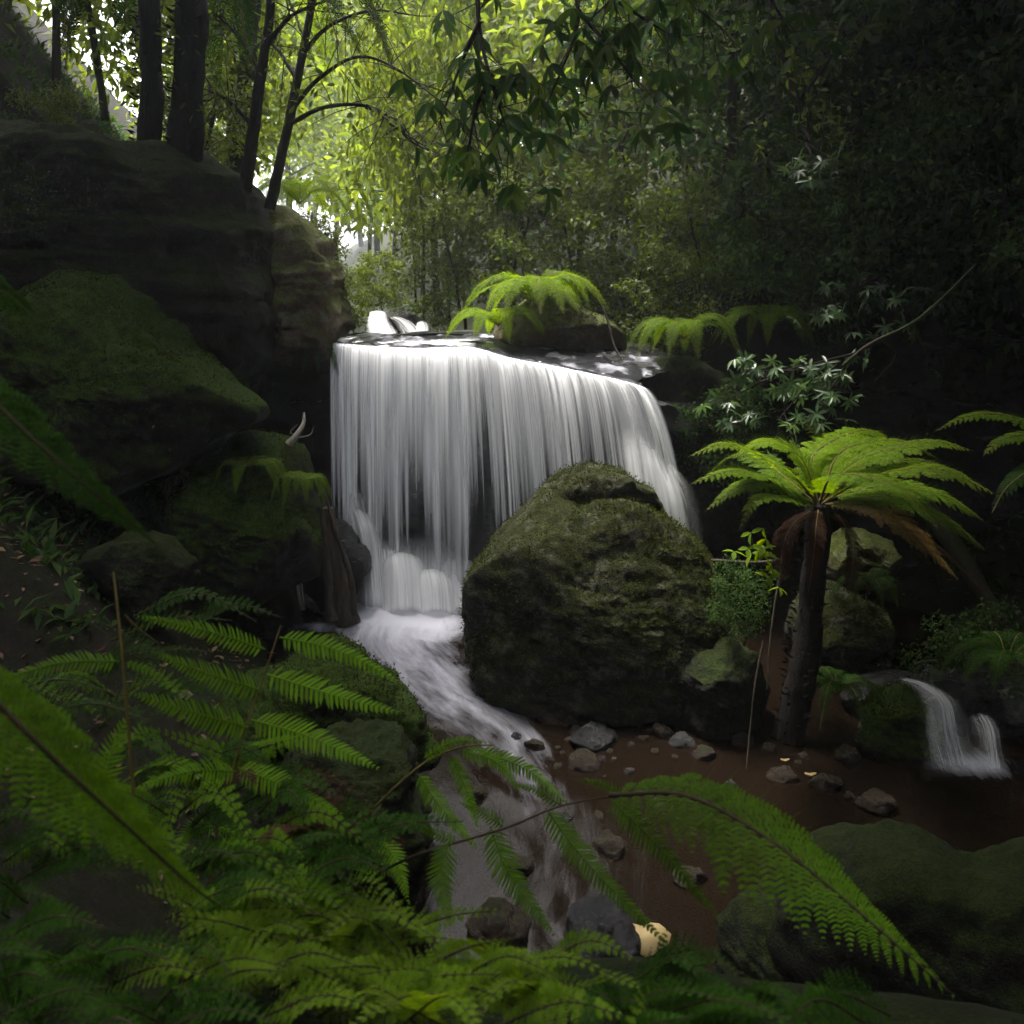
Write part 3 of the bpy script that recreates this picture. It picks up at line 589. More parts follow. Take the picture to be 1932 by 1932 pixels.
# ------------------------------------------------------------------ dead wood
st = empty('broken_stump', 'splintered dead stump standing in the pool left of the waterfall', 'stump', W(640, 1172, 9.9))
b = MB(); b.tube([W(655, 1178, 9.9), W(640, 1110, 9.92), (W(622, 1020, 9.95)), W(618, 960, 10)], .11, .07, 14, 40, .35, 3); b.build('trunk', M['deadwood'], st)
b = MB(); b.tube([W(628, 1170, 9.8), W(620, 1100, 9.82), W(612, 1010, 9.88), W(608, 960, 9.95)], .05, .02, 8, 30, .4, 5)
b.build('splinter', M['deadwood'], st)
b = MB(); b.tube([W(668, 1160, 9.85), W(660, 1080, 9.85), W(632, 1000, 9.9), W(612, 925, 9.95)], .03, .012, 8, 30, .3, 6); b.build('splinter', M['deadwood'], st)
def stick(label, pts, r0, r1, m, cat='branch', name='fallen_branch', group=None, twigs=()):
    b = MB(); b.tube([W(*p) for p in pts], r0, r1, 8, 30, .12, 4)
    for t in twigs: b.tube([W(*p) for p in t], r1 * .8, r1 * .3, 6, 14, .1, 5)
    return tag(b.build(name, m), label, cat, group)
stick('pale splintered branch end resting on the mossy rock left of the falls', [(545, 838, 9.3), (560, 820, 9.3), (572, 800, 9.35), (574, 778, 9.4)], .035, .008, M['palewood'], twigs=[[(562, 826, 9.3), (585, 820, 9.25), (592, 805, 9.3)], [(560, 822, 9.3), (548, 815, 9.3), (562, 800, 9.3)]])
stick('thin bare stick fallen across the right bank near the small cascade', [(1725, 1252, 8.2), (1780, 1243, 8.15), (1830, 1225, 8.1), (1875, 1205, 8.0)], .014, .008, M['deadwood'], twigs=[[(1775, 1243, 8.15), (1785, 1230, 8.15)]])
stick('long dark log leaning down the right bank behind the tree fern', [(1690, 880, 10.2), (1780, 1000, 9.9), (1850, 1110, 9.6), (1910, 1230, 9.3)], .09, .07, M['barkmoss'], 'log', 'fallen_log')
stick('pale thin vine hanging beside the tan rock above the lip', [(1120, 545, 11.2), (1145, 600, 11.1), (1160, 655, 11.0), (1180, 690, 10.9), (1203, 728, 10.8)], .012, .008, M['deadwood'], 'vine', 'hanging_vine')
stick('bare grey branch curving down the right bank below the dark foliage', [(1570, 480, 11.5), (1510, 440, 11.5), (1430, 460, 11.6), (1370, 480, 11.6), (1330, 560, 11.6), (1300, 640, 11.4)], .012, .02, M['deadwood'], twigs=[[(1370, 480, 11.6), (1350, 500, 11.6), (1290, 530, 11.7), (1180, 560, 11.8)]])
stick('thin mossy branch reaching up and right over the dark cliff', [(1590, 690, 8.6), (1640, 650, 8.5), (1720, 610, 8.4), (1780, 560, 8.3), (1840, 500, 8.2)], .013, .006, M['barkmoss'], twigs=[[(1720, 610, 8.4), (1745, 660, 8.4), (1750, 690, 8.4)], [(1660, 640, 8.5), (1690, 670, 8.5), (1650, 720, 8.5)]])
stick('slender pale root dangling beside the tree fern trunk', [(1480, 1040, 8.0), (1465, 1120, 7.9), (1452, 1220, 7.8), (1448, 1300, 7.7)], .010, .006, M['deadwood'], 'root', 'hanging_root')
stick('thin dark root dropping into the pool right of the huge boulder', [(1440, 1210, 7.5), (1425, 1290, 7.45), (1415, 1380, 7.4), (1408, 1450, 7.3)], .008, .005, M['deadwood'], 'root', 'hanging_root')
stick('horizontal broken branch behind the huge boulder left of the tree fern', [(1340, 1058, 8.9), (1420, 1062, 8.9), (1480, 1056, 8.9)], .02, .014, M['deadwood'])

# ------------------------------------------------------------------ ferns
def pinna(mb, pts, up, n, plen, wrel=.42, bang=68, tipk=.75, basek=.7, droop=.25, k=26, seed=0, start=.04):
    """one row of leaflets on both sides of a midrib"""
    rg = np.random.default_rng(seed); c = spline(pts, 60); arc = np.r_[0, np.cumsum(np.linalg.norm(np.diff(c, axis=0), axis=1))]; Lc = arc[-1]; arc /= Lc
    u = np.linspace(start, .985, n); p = np.stack([np.interp(u, arc, c[:, i]) for i in range(3)], -1)
    T = norm(np.gradient(p, axis=0)); up = np.asarray(up, float); S = norm(np.cross(T, up)); U = np.cross(S, T)
    prof = np.minimum(1, basek + (1 - basek) * u / .2) * np.clip((1 - u) / tipk, .05, 1) ** .7
    ba = math.radians(bang) - .35 * u; sp = Lc / n
    for sg in (-1, 1):
        a = ba + rg.normal(0, .05, n); d = np.cos(a)[:, None] * T + sg * np.sin(a)[:, None] * S + U * rg.normal(0, .06, n)[:, None]; d[:, 2] -= droop
        nn = U + sg * S * .25 + rg.normal(0, .1, (n, 3)); ln = plen * prof * rg.uniform(.88, 1.06, n)
        mb.leaves(p, d, nn, ln, np.minimum(sp * wrel * 2, ln * .6), 'pinnule')
    mb.tube(c[::4], Lc * .006 + .0006, .0005, 4)
def frond_mesh(pts, up, npin, L, npn=12, ang=62, pdroop=.2, prel=.30, base=.1, peak=.35, seed=0, tip=.8):
    """a bipinnate frond along a rachis, vectorised; returns (leaf mesh builder, stem mesh builder)"""
    rg = np.random.default_rng(seed); c = spline(pts, 80); arc = np.r_[0, np.cumsum(np.linalg.norm(np.diff(c, axis=0), axis=1))]; Lc = arc[-1]; arc /= Lc
    t = np.linspace(base, .995, npin); p = np.stack([np.interp(t, arc, c[:, i]) for i in range(3)], -1)
    T = norm(np.gradient(p, axis=0)); up = np.asarray(up, float); S = norm(np.cross(T, up)); U = np.cross(S, T)
    prof = np.where(t < peak, .45 + .55 * (t - base) / (peak - base), np.clip((1 - t) / (1 - peak), 0.02, 1) ** tip)
    lf = MB(); stm = MB(); sp = Lc / npin
    for sg in (-1, 1):
        a = np.radians(ang) - .5 * t + rg.normal(0, .05, npin); l = L * prof * rg.uniform(.9, 1.08, npin)
        D = np.cos(a)[:, None] * T + sg * np.sin(a)[:, None] * S + U * (.12 + rg.normal(0, .05, npin))[:, None]; D = norm(D)
        u = np.linspace(.06, .98, npn)
        pos = p[:, None] + D[:, None] * (l[:, None] * u)[..., None]; pos[..., 2] -= (pdroop * l[:, None] * u ** 2)
        PT = norm(D[:, None] + np.array([0, 0, -1.]) * (2 * pdroop * u)[None, :, None]); PN = norm(np.cross(PT, np.cross(U[:, None], PT)))
        PS = np.cross(PT, PN); q = (prel * l)[:, None] * np.clip((1 - u) / .6, .08, 1) ** .6 * np.minimum(1, .6 + u * 2)
        q = np.minimum(q, sp * .75)
        w = np.maximum((l / npn)[:, None] * .8 + 0 * u, .0008)
        for s2 in (-1, 1):
            d = PT * .45 + s2 * PS * .9 + rg.normal(0, .08, PT.shape)
            lf.leaves(pos.reshape(-1, 3), d.reshape(-1, 3), (PN + rg.normal(0, .15, PN.shape)).reshape(-1, 3), q.ravel(), np.minimum(w.ravel(), q.ravel() * .7 + 1e-4), 'pinnule')
        # midribs
        lf.leaves(p, D, np.cross(D, U * 1. + 0), l * .98, l * .012 + .0008, 'diamond')
    stm.tube(c[::3], Lc * .006 + .001, Lc * .0015 + .0004, 6); return lf, stm
def add_frond(root, lm_, pts, up=(0, 0, 1), stem='stem', **kw):
    a, b = frond_mesh(pts, up, **kw); o = a.build('frond', lm_, root); b.build('stem', M[stem], o)
    # stem sits under the frond: same world frame
    o.children[0].location = (0, 0, 0); return o
def face_up(Y=None): return np.array([0, -.75, .66])

# the fern whose rows of leaflets spread over the left foreground
fa_ = empty('fern', 'tall fern with five pairs of comb-like leaflet rows in the left foreground', 'fern', W(392, 1720, 2.35), 'ferns in the foreground')
fm = MB(); up = face_up()
rows = [([(500, 1225, 2.5), (400, 1192, 2.45), (250, 1160, 2.35)], 30, 24), ([(528, 1202, 2.5), (640, 1228, 2.45), (760, 1290, 2.4)], 26, 26),
        ([(488, 1300, 2.48), (395, 1272, 2.4), (292, 1232, 2.3)], 26, 30), ([(505, 1272, 2.48), (620, 1308, 2.4), (752, 1345, 2.3)], 26, 32),
        ([(468, 1372, 2.44), (370, 1345, 2.35), (245, 1306, 2.25)], 28, 32), ([(475, 1358, 2.44), (590, 1392, 2.36), (715, 1450, 2.26)], 28, 34),
        ([(445, 1455, 2.4), (365, 1455, 2.32), (262, 1484, 2.24)], 24, 28), ([(448, 1448, 2.4), (540, 1484, 2.32), (645, 1536, 2.24)], 28, 30),
        ([(405, 1560, 2.36), (355, 1568, 2.3), (325, 1622, 2.25)], 20, 24), ([(410, 1560, 2.36), (465, 1585, 2.3), (522, 1645, 2.25)], 24, 20)]
for i, (pp, n, pl) in enumerate(rows):
    pinna(fm, [W(*q) for q in pp], up, n, pl * 1.4 * PX(2.35), seed=i, wrel=.33, droop=.15)
o = fm.build('frond', M['fernfront'], fa_)
b = MB(); b.tube([W(*q) for q in [(390, 1740, 2.36), (400, 1620, 2.36), (425, 1500, 2.4), (455, 1400, 2.44), (485, 1310, 2.48), (508, 1245, 2.5), (530, 1180, 2.52)]], .0035, .0015, 6, 40); b.build('stem', M['stem'], fa_)
# bare stalk fern at the left
fb_ = empty('fern', 'fern on a bare yellowish stalk at the left with one row of leaflets pointing left', 'fern', W(250, 1480, 2.1), 'ferns in the foreground')
fm = MB()
for i, (pp, n, pl) in enumerate([([(225, 1248, 2.1), (120, 1250, 2.05), (0, 1285, 2.0), (-60, 1310, 2.0)], 34, 30), ([(238, 1250, 2.1), (290, 1270, 2.1), (345, 1310, 2.1)], 14, 14),
                                 ([(196, 1490, 2.1), (208, 1420, 2.12), (245, 1345, 2.15)], 17, 44)]):
    pinna(fm, [W(*q) for q in pp], up, n, pl * PX(2.1), seed=40 + i, wrel=.33, droop=.12)
fm.build('frond', M['fernfront'], fb_)
b = MB(); b.tube([W(*q) for q in [(252, 1500, 2.1), (243, 1380, 2.1), (232, 1250, 2.1), (222, 1150, 2.12), (214, 1080, 2.14)]], .004, .0025, 7, 30); b.build('stem', M['stem'], fb_)
b = MB(); b.tube([W(*q) for q in [(236, 1160, 2.1), (260, 1185, 2.12), (300, 1215, 2.2), (330, 1240, 2.3)]], .002, .001, 6, 14); b.build('stem', M['stem'], fb_)

# drooping fern over the stream
fc_ = empty('fern', 'drooping fern with long hanging leaflet rows over the stream', 'fern', W(680, 1640, 2.4), 'ferns in the foreground')
fm = MB(); up2 = np.array([.1, -.85, .5])
rowsD = [([(845, 1590, 2.2), (832, 1660, 2.16), (850, 1745, 2.12)], 26, 38), ([(925, 1560, 2.25), (962, 1650, 2.18), (1045, 1765, 2.1)], 30, 42),
         ([(1030, 1525, 2.3), (1110, 1630, 2.2), (1262, 1785, 2.08)], 36, 36), ([(1150, 1505, 2.3), (1245, 1600, 2.2), (1355, 1730, 2.1)], 30, 36),
         ([(860, 1590, 2.2), (820, 1572, 2.2), (772, 1550, 2.18)], 16, 16), ([(950, 1560, 2.25), (905, 1530, 2.24), (862, 1512, 2.24)], 16, 18), ([(1060, 1520, 2.3), (1010, 1490, 2.3), (960, 1478, 2.3)], 16, 16),
         ([(1180, 1500, 2.3), (1130, 1478, 2.3), (1080, 1470, 2.3)], 14, 14)]
for i, (pp, n, pl) in enumerate(rowsD):
    pinna(fm, [W(*q) for q in pp], up2, n, pl * 1.15 * PX(2.2), seed=60 + i, wrel=.34, droop=.2)
fm.build('frond', M['fernfront'], fc_)
b = MB(); b.tube([W(*q) for q in [(690, 1660, 2.4), (770, 1620, 2.25), (860, 1590, 2.2), (960, 1560, 2.22), (1060, 1520, 2.28), (1180, 1500, 2.3), (1260, 1500, 2.3)]], .004, .0015, 6, 40); b.build('stem', M['stemdark'], fc_)
fd_ = empty('fern', 'arching fern with short leaflet rows leaning over the slab edge', 'fern', W(680, 1560, 2.8), 'ferns in the foreground')
fm = MB()
for i, (pp, n, pl) in enumerate([([(790, 1460, 2.7), (830, 1520, 2.65), (905, 1605, 2.55)], 26, 26), ([(850, 1425, 2.75), (880, 1490, 2.7), (905, 1570, 2.6)], 22, 22),
                                 ([(905, 1415, 2.75), (1000, 1455, 2.7), (1075, 1520, 2.6)], 28, 24), ([(870, 1415, 2.75), (940, 1440, 2.7), (985, 1500, 2.65)], 22, 22),
                                 ([(800, 1430, 2.75), (860, 1398, 2.75), (935, 1402, 2.75)], 16, 14), ([(700, 1560, 2.6), (745, 1620, 2.5), (770, 1700, 2.4)], 22, 32), ([(640, 1590, 2.6), (700, 1630, 2.55), (765, 1650, 2.5)], 20, 26)]):
    pinna(fm, [W(*q) for q in pp], up2, n, pl * 1.15 * PX(2.7), seed=80 + i, wrel=.36, droop=.25)
fm.build('frond', M['fernfront'], fd_)
b = MB(); b.tube([W(*q) for q in [(660, 1580, 2.85), (720, 1510, 2.8), (800, 1440, 2.76), (870, 1410, 2.75), (930, 1405, 2.75)]], .0045, .002, 6, 30); b.build('stem', M['stem'], fd_)
fe_ = empty('fern', 'long soft frond sweeping from the stream down to the lower right corner', 'fern', W(1000, 1900, 1.9), 'ferns in the foreground')
add_frond(fe_, M['fernfront'], [W(1150, 1500, 2.25), W(1290, 1500, 2.15), (W(1430, 1570, 2.05)), W(1560, 1670, 1.95), W(1700, 1790, 1.85), W(1800, 1880, 1.8)], (0, -.6, .8), npin=26, L=.14, npn=12, ang=62, pdroop=.45, stem='stemdark', peak=.35, seed=5, base=.04, prel=.26)

# blurred near fronds, left
fl_ = empty('fern', 'broad soft-focus frond sweeping down from the left edge in the near foreground', 'fern', W(-150, 1150, 1.15), 'ferns in the foreground')
add_frond(fl_, M['fernfront'], [W(-160, 1150, 1.2), W(-20, 1310, 1.2), W(110, 1440, 1.22), W(240, 1560, 1.26), W(360, 1670, 1.32), W(430, 1720, 1.36)], (.45, -.7, .6), npin=46, L=.07, npn=11, ang=62, pdroop=.3, stem='stemdark', peak=.3, seed=7, base=.02, prel=.26)
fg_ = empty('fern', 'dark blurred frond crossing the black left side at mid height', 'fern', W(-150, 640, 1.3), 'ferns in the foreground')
add_frond(fg_, M['fernshaded'], [W(-120, 640, 1.35), W(0, 770, 1.35), W(120, 880, 1.37), W(215, 960, 1.4), W(305, 1035, 1.45)], (.45, -.7, .6), npin=44, L=.05, npn=8, ang=66, pdroop=.25, stem='stemdark', peak=.25, seed=9, base=.02, prel=.4)
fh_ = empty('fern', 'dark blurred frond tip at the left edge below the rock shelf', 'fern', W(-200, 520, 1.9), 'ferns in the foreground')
add_frond(fh_, M['fernshaded'], [W(-200, 500, 1.9), W(-60, 520, 1.9), W(20, 560, 1.95), W(75, 610, 2.0)], (.3, -.7, .6), npin=30, L=.07, npn=8, ang=66, pdroop=.3, peak=.25, seed=10, base=.02)

# low ferns filling the bottom
low_lab = ['low fern mat at the bottom left corner in deep shade', 'low fern in the bottom left, just right of the corner', 'low fern under the end of the broad soft-focus frond', 'low fern in the bottom centre left with yellowish leaflets',
           'bushy low fern at the bottom centre', 'low fern just below the hanging leaflet rows', 'low fern right of the bottom centre near the yellow leaf', 'dark low fern at the bottom right of centre']
cent = [(120, 1900), (300, 1880), (420, 1790), (560, 1800), (720, 1830), (860, 1850), (1040, 1880), (1240, 1930)]
low_lab += ['green fern on the left bank just above the broad soft-focus frond', 'green fern on the left bank around the foot of the small leaflet row', 'green fern under the left ends of the comb-like leaflet rows', 'green fern just right of the lower end of the broad soft-focus frond', 'green fern between the comb-like fern and the arching fern'] + ['dark fern patch at the left edge just above the bottom corner', 'dark fern patch at the bottom edge right of the yellow leaf', 'dark fern patch at the bottom edge in front of the corner rocks', 'dark fern patch on the bare bank left of the yellowish stalk', 'dark fern patch on the bank between the yellowish stalk and the comb-like fern', 'dark fern patch under the lowest leaflet rows of the comb-like fern', 'dark fern patch on the lower side of the green-topped slab', 'dark fern patch on the bank behind the uppermost leaflet rows of the comb-like fern'] + ['shaded fern clump under the bare yellowish stalk', 'shaded fern clump at the left edge behind the broad soft-focus frond', 'small shaded fern behind the stem of the tall comb-like fern', 'rust-brown dead fern behind the tall comb-like fern', 'shaded fern filling the bottom right beyond the yellow leaf']
cent += [(110, 1340), (250, 1560), (330, 1480), (440, 1700), (620, 1650)] + [(50, 1790), (1340, 1920), (1520, 1960), (80, 1400), (310, 1420), (450, 1640), (640, 1540), (330, 1240)] + [(200, 1560), (40, 1640), (560, 1700), (560, 1560), (1430, 1990)]
lowg = 'low ferns along the bottom edge'
rg = np.random.default_rng(11)
for i, (lab, (cx, cyy)) in enumerate(zip(low_lab, cent)):
    root = empty('fern', lab, 'fern', W(cx, cyy + 60, 1.75), lowg)
    for k in range(15 if 1 < i < 6 else 9 if i < 8 else 7):
        sx = cx + rg.normal(0, 75); sy = cyy + rg.uniform(-105, 70); Y0 = 1.95 - (sy - 1700) * .0019 + rg.normal(0, .06); a = rg.normal(.28, .38); ln = rg.uniform(150, 260)
        if rg.random() < .25: a = math.pi - a
        p0 = W(sx - math.cos(a) * ln * .5, sy + 25, Y0 + .1); p1 = W(sx, sy - 18, Y0); p2 = W(sx + math.cos(a) * ln * .5, sy + math.sin(a) * ln * .5, Y0 - .08)
        add_frond(root, M['fernlow'] if 1 < i < 7 else M['fernfront'] if 8 <= i < 13 else M['ferndead'] if i == 24 else M['fernshaded'], [p0, p1, p2], (rg.normal(0, .35), -.55, .8), stem='stemdark', npin=17, L=rg.uniform(.035, .065), npn=8, ang=58, pdroop=rg.uniform(-.3, .5), peak=.3, seed=200 + i * 20 + k, base=.02, prel=.38)

# tree fern on the right
def tree_fern(label, base, top, r0, r1, fr, m='fern2', group='tree ferns', L=.26, stems='stem'):
    root = empty('tree_fern', label, 'tree fern', base)
    if group: root['group'] = group
    b = MB(); mid = (np.array(base) + np.array(top)) / 2 + np.array([.04, 0, -.05]); b.tube([base, mid, top], r0, r1, 18, 60, .28, 7)
    rg2 = np.random.default_rng(3); n = 160; t = rg2.random(n); a = rg2.uniform(0, 6.283, n); c = np.array(base)[None] * (1 - t[:, None]) + np.array(top)[None] * t[:, None]
    d = np.stack([np.cos(a), np.sin(a), rg2.uniform(.1, .8, n)], -1); rr = r0 + (r1 - r0) * t
    b.leaves(c + np.stack([np.cos(a), np.sin(a), 0 * a], -1) * rr[:, None] * .8, d, np.cross(d, [0, 0, 1.]), rr * rg2.uniform(.5, 1.1, n), .02, 'diamond')
    b.build('trunk', M['fibre'], root)
    for i, f in enumerate(fr):
        pts, mm, LL = f[:3]; kw = f[3] if len(f) > 3 else {}
        k = dict(npin=30, L=LL, npn=13, ang=64, pdroop=.28, peak=.42, seed=i + 17, base=.12, prel=.3); k.update(kw)
        add_frond(root, M[mm], [top] + pts, (0, -.25, 1), **k)
    return root
T0 = W(1545, 955, 7.9)
tree_fern('leaning tree fern with bright green arching fronds right of the huge boulder', W(1490, 1400, 7.7), T0, .10, .095, [
    ([W(1590, 985, 7.8), W(1610, 1040, 7.75), W(1600, 1130, 7.75)], 'ferndead', .12), ([W(1500, 985, 7.8), W(1478, 1030, 7.75), W(1470, 1110, 7.75)], 'ferndead', .12), ([W(1540, 990, 7.6), W(1535, 1050, 7.5), W(1525, 1120, 7.5)], 'ferndead', .1),
    ([W(1570, 900, 7.6), W(1640, 900, 7.2), W(1710, 930, 7.0), W(1770, 1000, 6.9)], 'fern', .22), ([W(1520, 880, 7.9), W(1480, 840, 7.9), W(1430, 835, 7.9), W(1385, 860, 7.9)], 'fern2', .2), ([W(1580, 860, 8.1), W(1640, 835, 8.2), W(1710, 835, 8.3), W(1770, 865, 8.3)], 'fern2', .24), ([W(1500, 930, 7.7), W(1450, 910, 7.5), W(1390, 920, 7.3), W(1330, 965, 7.2)], 'fern', .2), ([W(1600, 930, 7.9), W(1690, 915, 7.9), W(1780, 935, 7.8), W(1860, 985, 7.7)], 'fern', .24),
    ([W(1500, 900, 7.7), W(1440, 862, 7.5), W(1370, 838, 7.3), W(1298, 862, 7.2)], 'fern2', .22),
    ([W(1480, 925, 7.6), W(1430, 895, 7.3), W(1370, 890, 7.0), W(1300, 915, 6.8)], 'fern', .22),
    ([W(1530, 870, 8.1), W(1575, 830, 8.3), W(1640, 812, 8.5), W(1680, 835, 8.7)], 'fern2', .26),
    ([W(1600, 880, 7.8), W(1680, 848, 7.7), W(1760, 835, 7.6), W(1835, 850, 7.5)], 'fern2', .24),
    ([W(1610, 915, 7.6), W(1690, 888, 7.3), W(1780, 888, 7.1), W(1882, 935, 6.9)], 'fern2', .25),
    ([W(1620, 940, 7.7), W(1700, 940, 7.6), W(1790, 985, 7.5), W(1862, 1040, 7.4)], 'fern', .22),
    ([W(1600, 950, 7.7), W(1670, 965, 7.5), W(1740, 1020, 7.3), W(1812, 1098, 7.2)], 'fernbrown', .2),
    ([W(1600, 960, 8.0), W(1700, 985, 8.1), W(1780, 1040, 8.1), W(1850, 1110, 8.1)], 'ferndead', .2),
    ([W(1490, 940, 7.6), W(1450, 935, 7.2), W(1420, 950, 7.0), W(1395, 1000, 6.9)], 'fern', .18),
    ([W(1560, 880, 8.3), W(1560, 830, 8.7), W(1520, 800, 9.1), W(1480, 800, 9.3)], 'fern', .2),
    ([W(1480, 900, 8.1), W(1430, 860, 8.4), W(1380, 860, 8.6), W(1330, 900, 8.8)], 'fern', .2),
    ([W(1640, 880, 8.2), W(1740, 870, 8.5), W(1800, 890, 8.6), W(1860, 940, 8.6)], 'fern', .22)])
tree_fern('tree fern at the right edge with shaded fronds reaching left into the picture', W(2080, 1300, 8.6), W(2060, 900, 8.6), .11, .12, [
    ([W(1990, 820, 8.5), W(1900, 785, 8.4), W(1830, 785, 8.3), W(1762, 815, 8.2)], 'fern', .2),
    ([W(2000, 850, 8.2), W(1950, 822, 8.0), W(1890, 830, 7.9), W(1855, 860, 7.8)], 'fern', .26),
    ([W(2000, 880, 8.0), W(1950, 885, 7.8), W(1900, 920, 7.6), W(1870, 970, 7.5)], 'fernshaded', .24),
    ([W(2100, 820, 8.6), W(2180, 800, 8.7), W(2260, 850, 8.8)], 'fern', .24), ([W(2060, 830, 9), W(2020, 760, 9.4), W(1960, 750, 9.8)], 'fern', .2)])
def crown_fronds(top, n, ln, LL, mm, seed, rise=.35, drop=.55, az=None):
    rg2 = np.random.default_rng(seed); out = []
    for k in range(n):
        a = 2 * math.pi * k / n + rg2.normal(0, .15) if az is None else az[k % len(az)] + rg2.normal(0, .1)
        l = ln * rg2.uniform(.85, 1.1); d = np.array([math.cos(a), math.sin(a), 0]); top = np.array(top); u = rg2.uniform(.8, 1.2)
        out.append(([top + d * l * .3 + [0, 0, rise * l * .6 * u], top + d * l * .68 + [0, 0, rise * l * .45 * u], top + d * l + [0, 0, -drop * l * .5 * u]], mm, LL, dict(npin=30, npn=9)))
    return out
for i, (lab, bx, by, tx, Y, w, sd) in enumerate([('dark thinner tree fern trunk standing on the rock shelf at upper left', 272, 310, 275, 11.0, 44, 1),
                                                 ('dark thicker tree fern trunk beside the thinner one on the rock shelf', 342, 322, 356, 10.4, 58, 2)]):
    top = W(tx + 6, -60 - i * 60, Y)
    tree_fern(lab, W(bx, by + 25, Y), top, w / 2 * PX(Y) * 1.05, w / 2 * PX(Y) * .85, crown_fronds(top, 8, 1.9, .36, 'fernshaded', sd, .2, 1.1))
top = W(480, -40, 13.5); tree_fern('tree fern with pale drooping fronds behind the slim leaning trees', W(430, 420, 13.5), top, .12, .1, crown_fronds(top, 10, 2.1, .36, 'fern', 9, .2, 1.0))

# small ferns and shrubs on the banks
def small_fern(label, px, py, Y, n, ln, LL, mm, seed, group, az=None, rise=.5, drop=.6):
    base = W(px, py, Y); root = empty('fern', label, 'fern', base, group)
    for pts, m2, L2, kw in crown_fronds(base, n, ln, LL, mm, seed, rise, drop, az): add_frond(root, M[m2], [base] + pts, (0, -.2, 1), **dict(npin=26, L=L2, npn=7, ang=64, pdroop=.3, peak=.3, seed=seed, base=.08, prel=.24))
    return root
gf = 'ferns on the banks'
small_fern('bright pale green fern spilling over the tan rock above the waterfall lip', 1010, 575, 11.3, 15, .8, .2, 'fern2', 21, gf, rise=.55, drop=.25)
small_fern('bright fern at the left end of the tan rock above the waterfall lip', 940, 615, 11.1, 10, .55, .15, 'fern2', 22, gf, rise=.45, drop=.5)
small_fern('blue-green fern on the right bank above the right end of the lip', 1290, 640, 10.8, 10, .6, .15, 'fern', 23, gf)
small_fern('dim fern on the right bank behind the glossy shrub', 1450, 620, 10.9, 10, .6, .15, 'fern', 24, gf)
small_fern('bright fern on the bank in the hazy gap at the centre left', 565, 385, 13.0, 11, .7, .17, 'fern2', 25, gf)
small_fern('fern at the foot of the hazy slim trunks', 1300, 430, 14.5, 10, .8, .2, 'fern2', 26, gf)
small_fern('tiny fern tuft hanging at the left corner of the waterfall lip', 600, 665, 11.1, 9, .28, .07, 'fernshaded', 27, gf, rise=.2, drop=2.)
small_fern('small dark fern on top of the moss-topped rock left of the falls', 470, 880, 9.0, 9, .34, .09, 'fern', 28, gf, rise=.2, drop=1.2)
small_fern('small fern on the right shoulder of the moss-topped rock left of the falls', 570, 905, 9.0, 9, .26, .07, 'fern', 29, gf, rise=.2, drop=1.5)
small_fern('low fern beneath the dying frond of the leaning tree fern', 1640, 1110, 8.6, 8, .35, .09, 'fernshaded', 30, gf)
small_fern('weedy fern at the foot of the leaning tree fern', 1580, 1310, 7.8, 9, .4, .1, 'fernshaded', 31, gf)
small_fern('dim fern at the right edge above the small cascade', 1900, 1250, 7.6, 9, .45, .12, 'fernshaded', 32, gf)

# ------------------------------------------------------------------ trees and shrubs
def clump(mb, c, r, n, ln, wd, rg2, droop=.35, kind='diamond', out=.6):
    v = norm(rg2.normal(0, 1, (n, 3))); rad = rg2.random(n) ** .45; p = c + v * rad[:, None] * r
    d = v * out + rg2.normal(0, .6, (n, 3)); d[:, 2] -= droop
    nn = rg2.normal(0, .5, (n, 3)) + v * .5 + np.array([0, -.15, .45]); s = rg2.uniform(.7, 1.25, n); mb.leaves(p, d, nn, ln * s, wd * s, kind)
def whorls(mb, pts, n, ln, wd, rg2, per=7, kind='leaf', droop=.9):
    for p in pts:
        ax = norm(rg2.normal(0, .5, 3) + np.array([0, -.3, .5])); a = np.linspace(0, 6.283, per, endpoint=False) + rg2.random()
        e1 = norm(np.cross(ax, [1, .1, 0])); e2 = np.cross(ax, e1)
        d = np.cos(a)[:, None] * e1 + np.sin(a)[:, None] * e2 + ax * .25; d[:, 2] -= droop * rg2.uniform(.5, 1.3)
        mb.leaves(np.repeat(p[None], per, 0), d, np.repeat(ax[None], per, 0) + rg2.normal(0, .2, (per, 3)), ln * rg2.uniform(.7, 1.15, per), wd, kind)
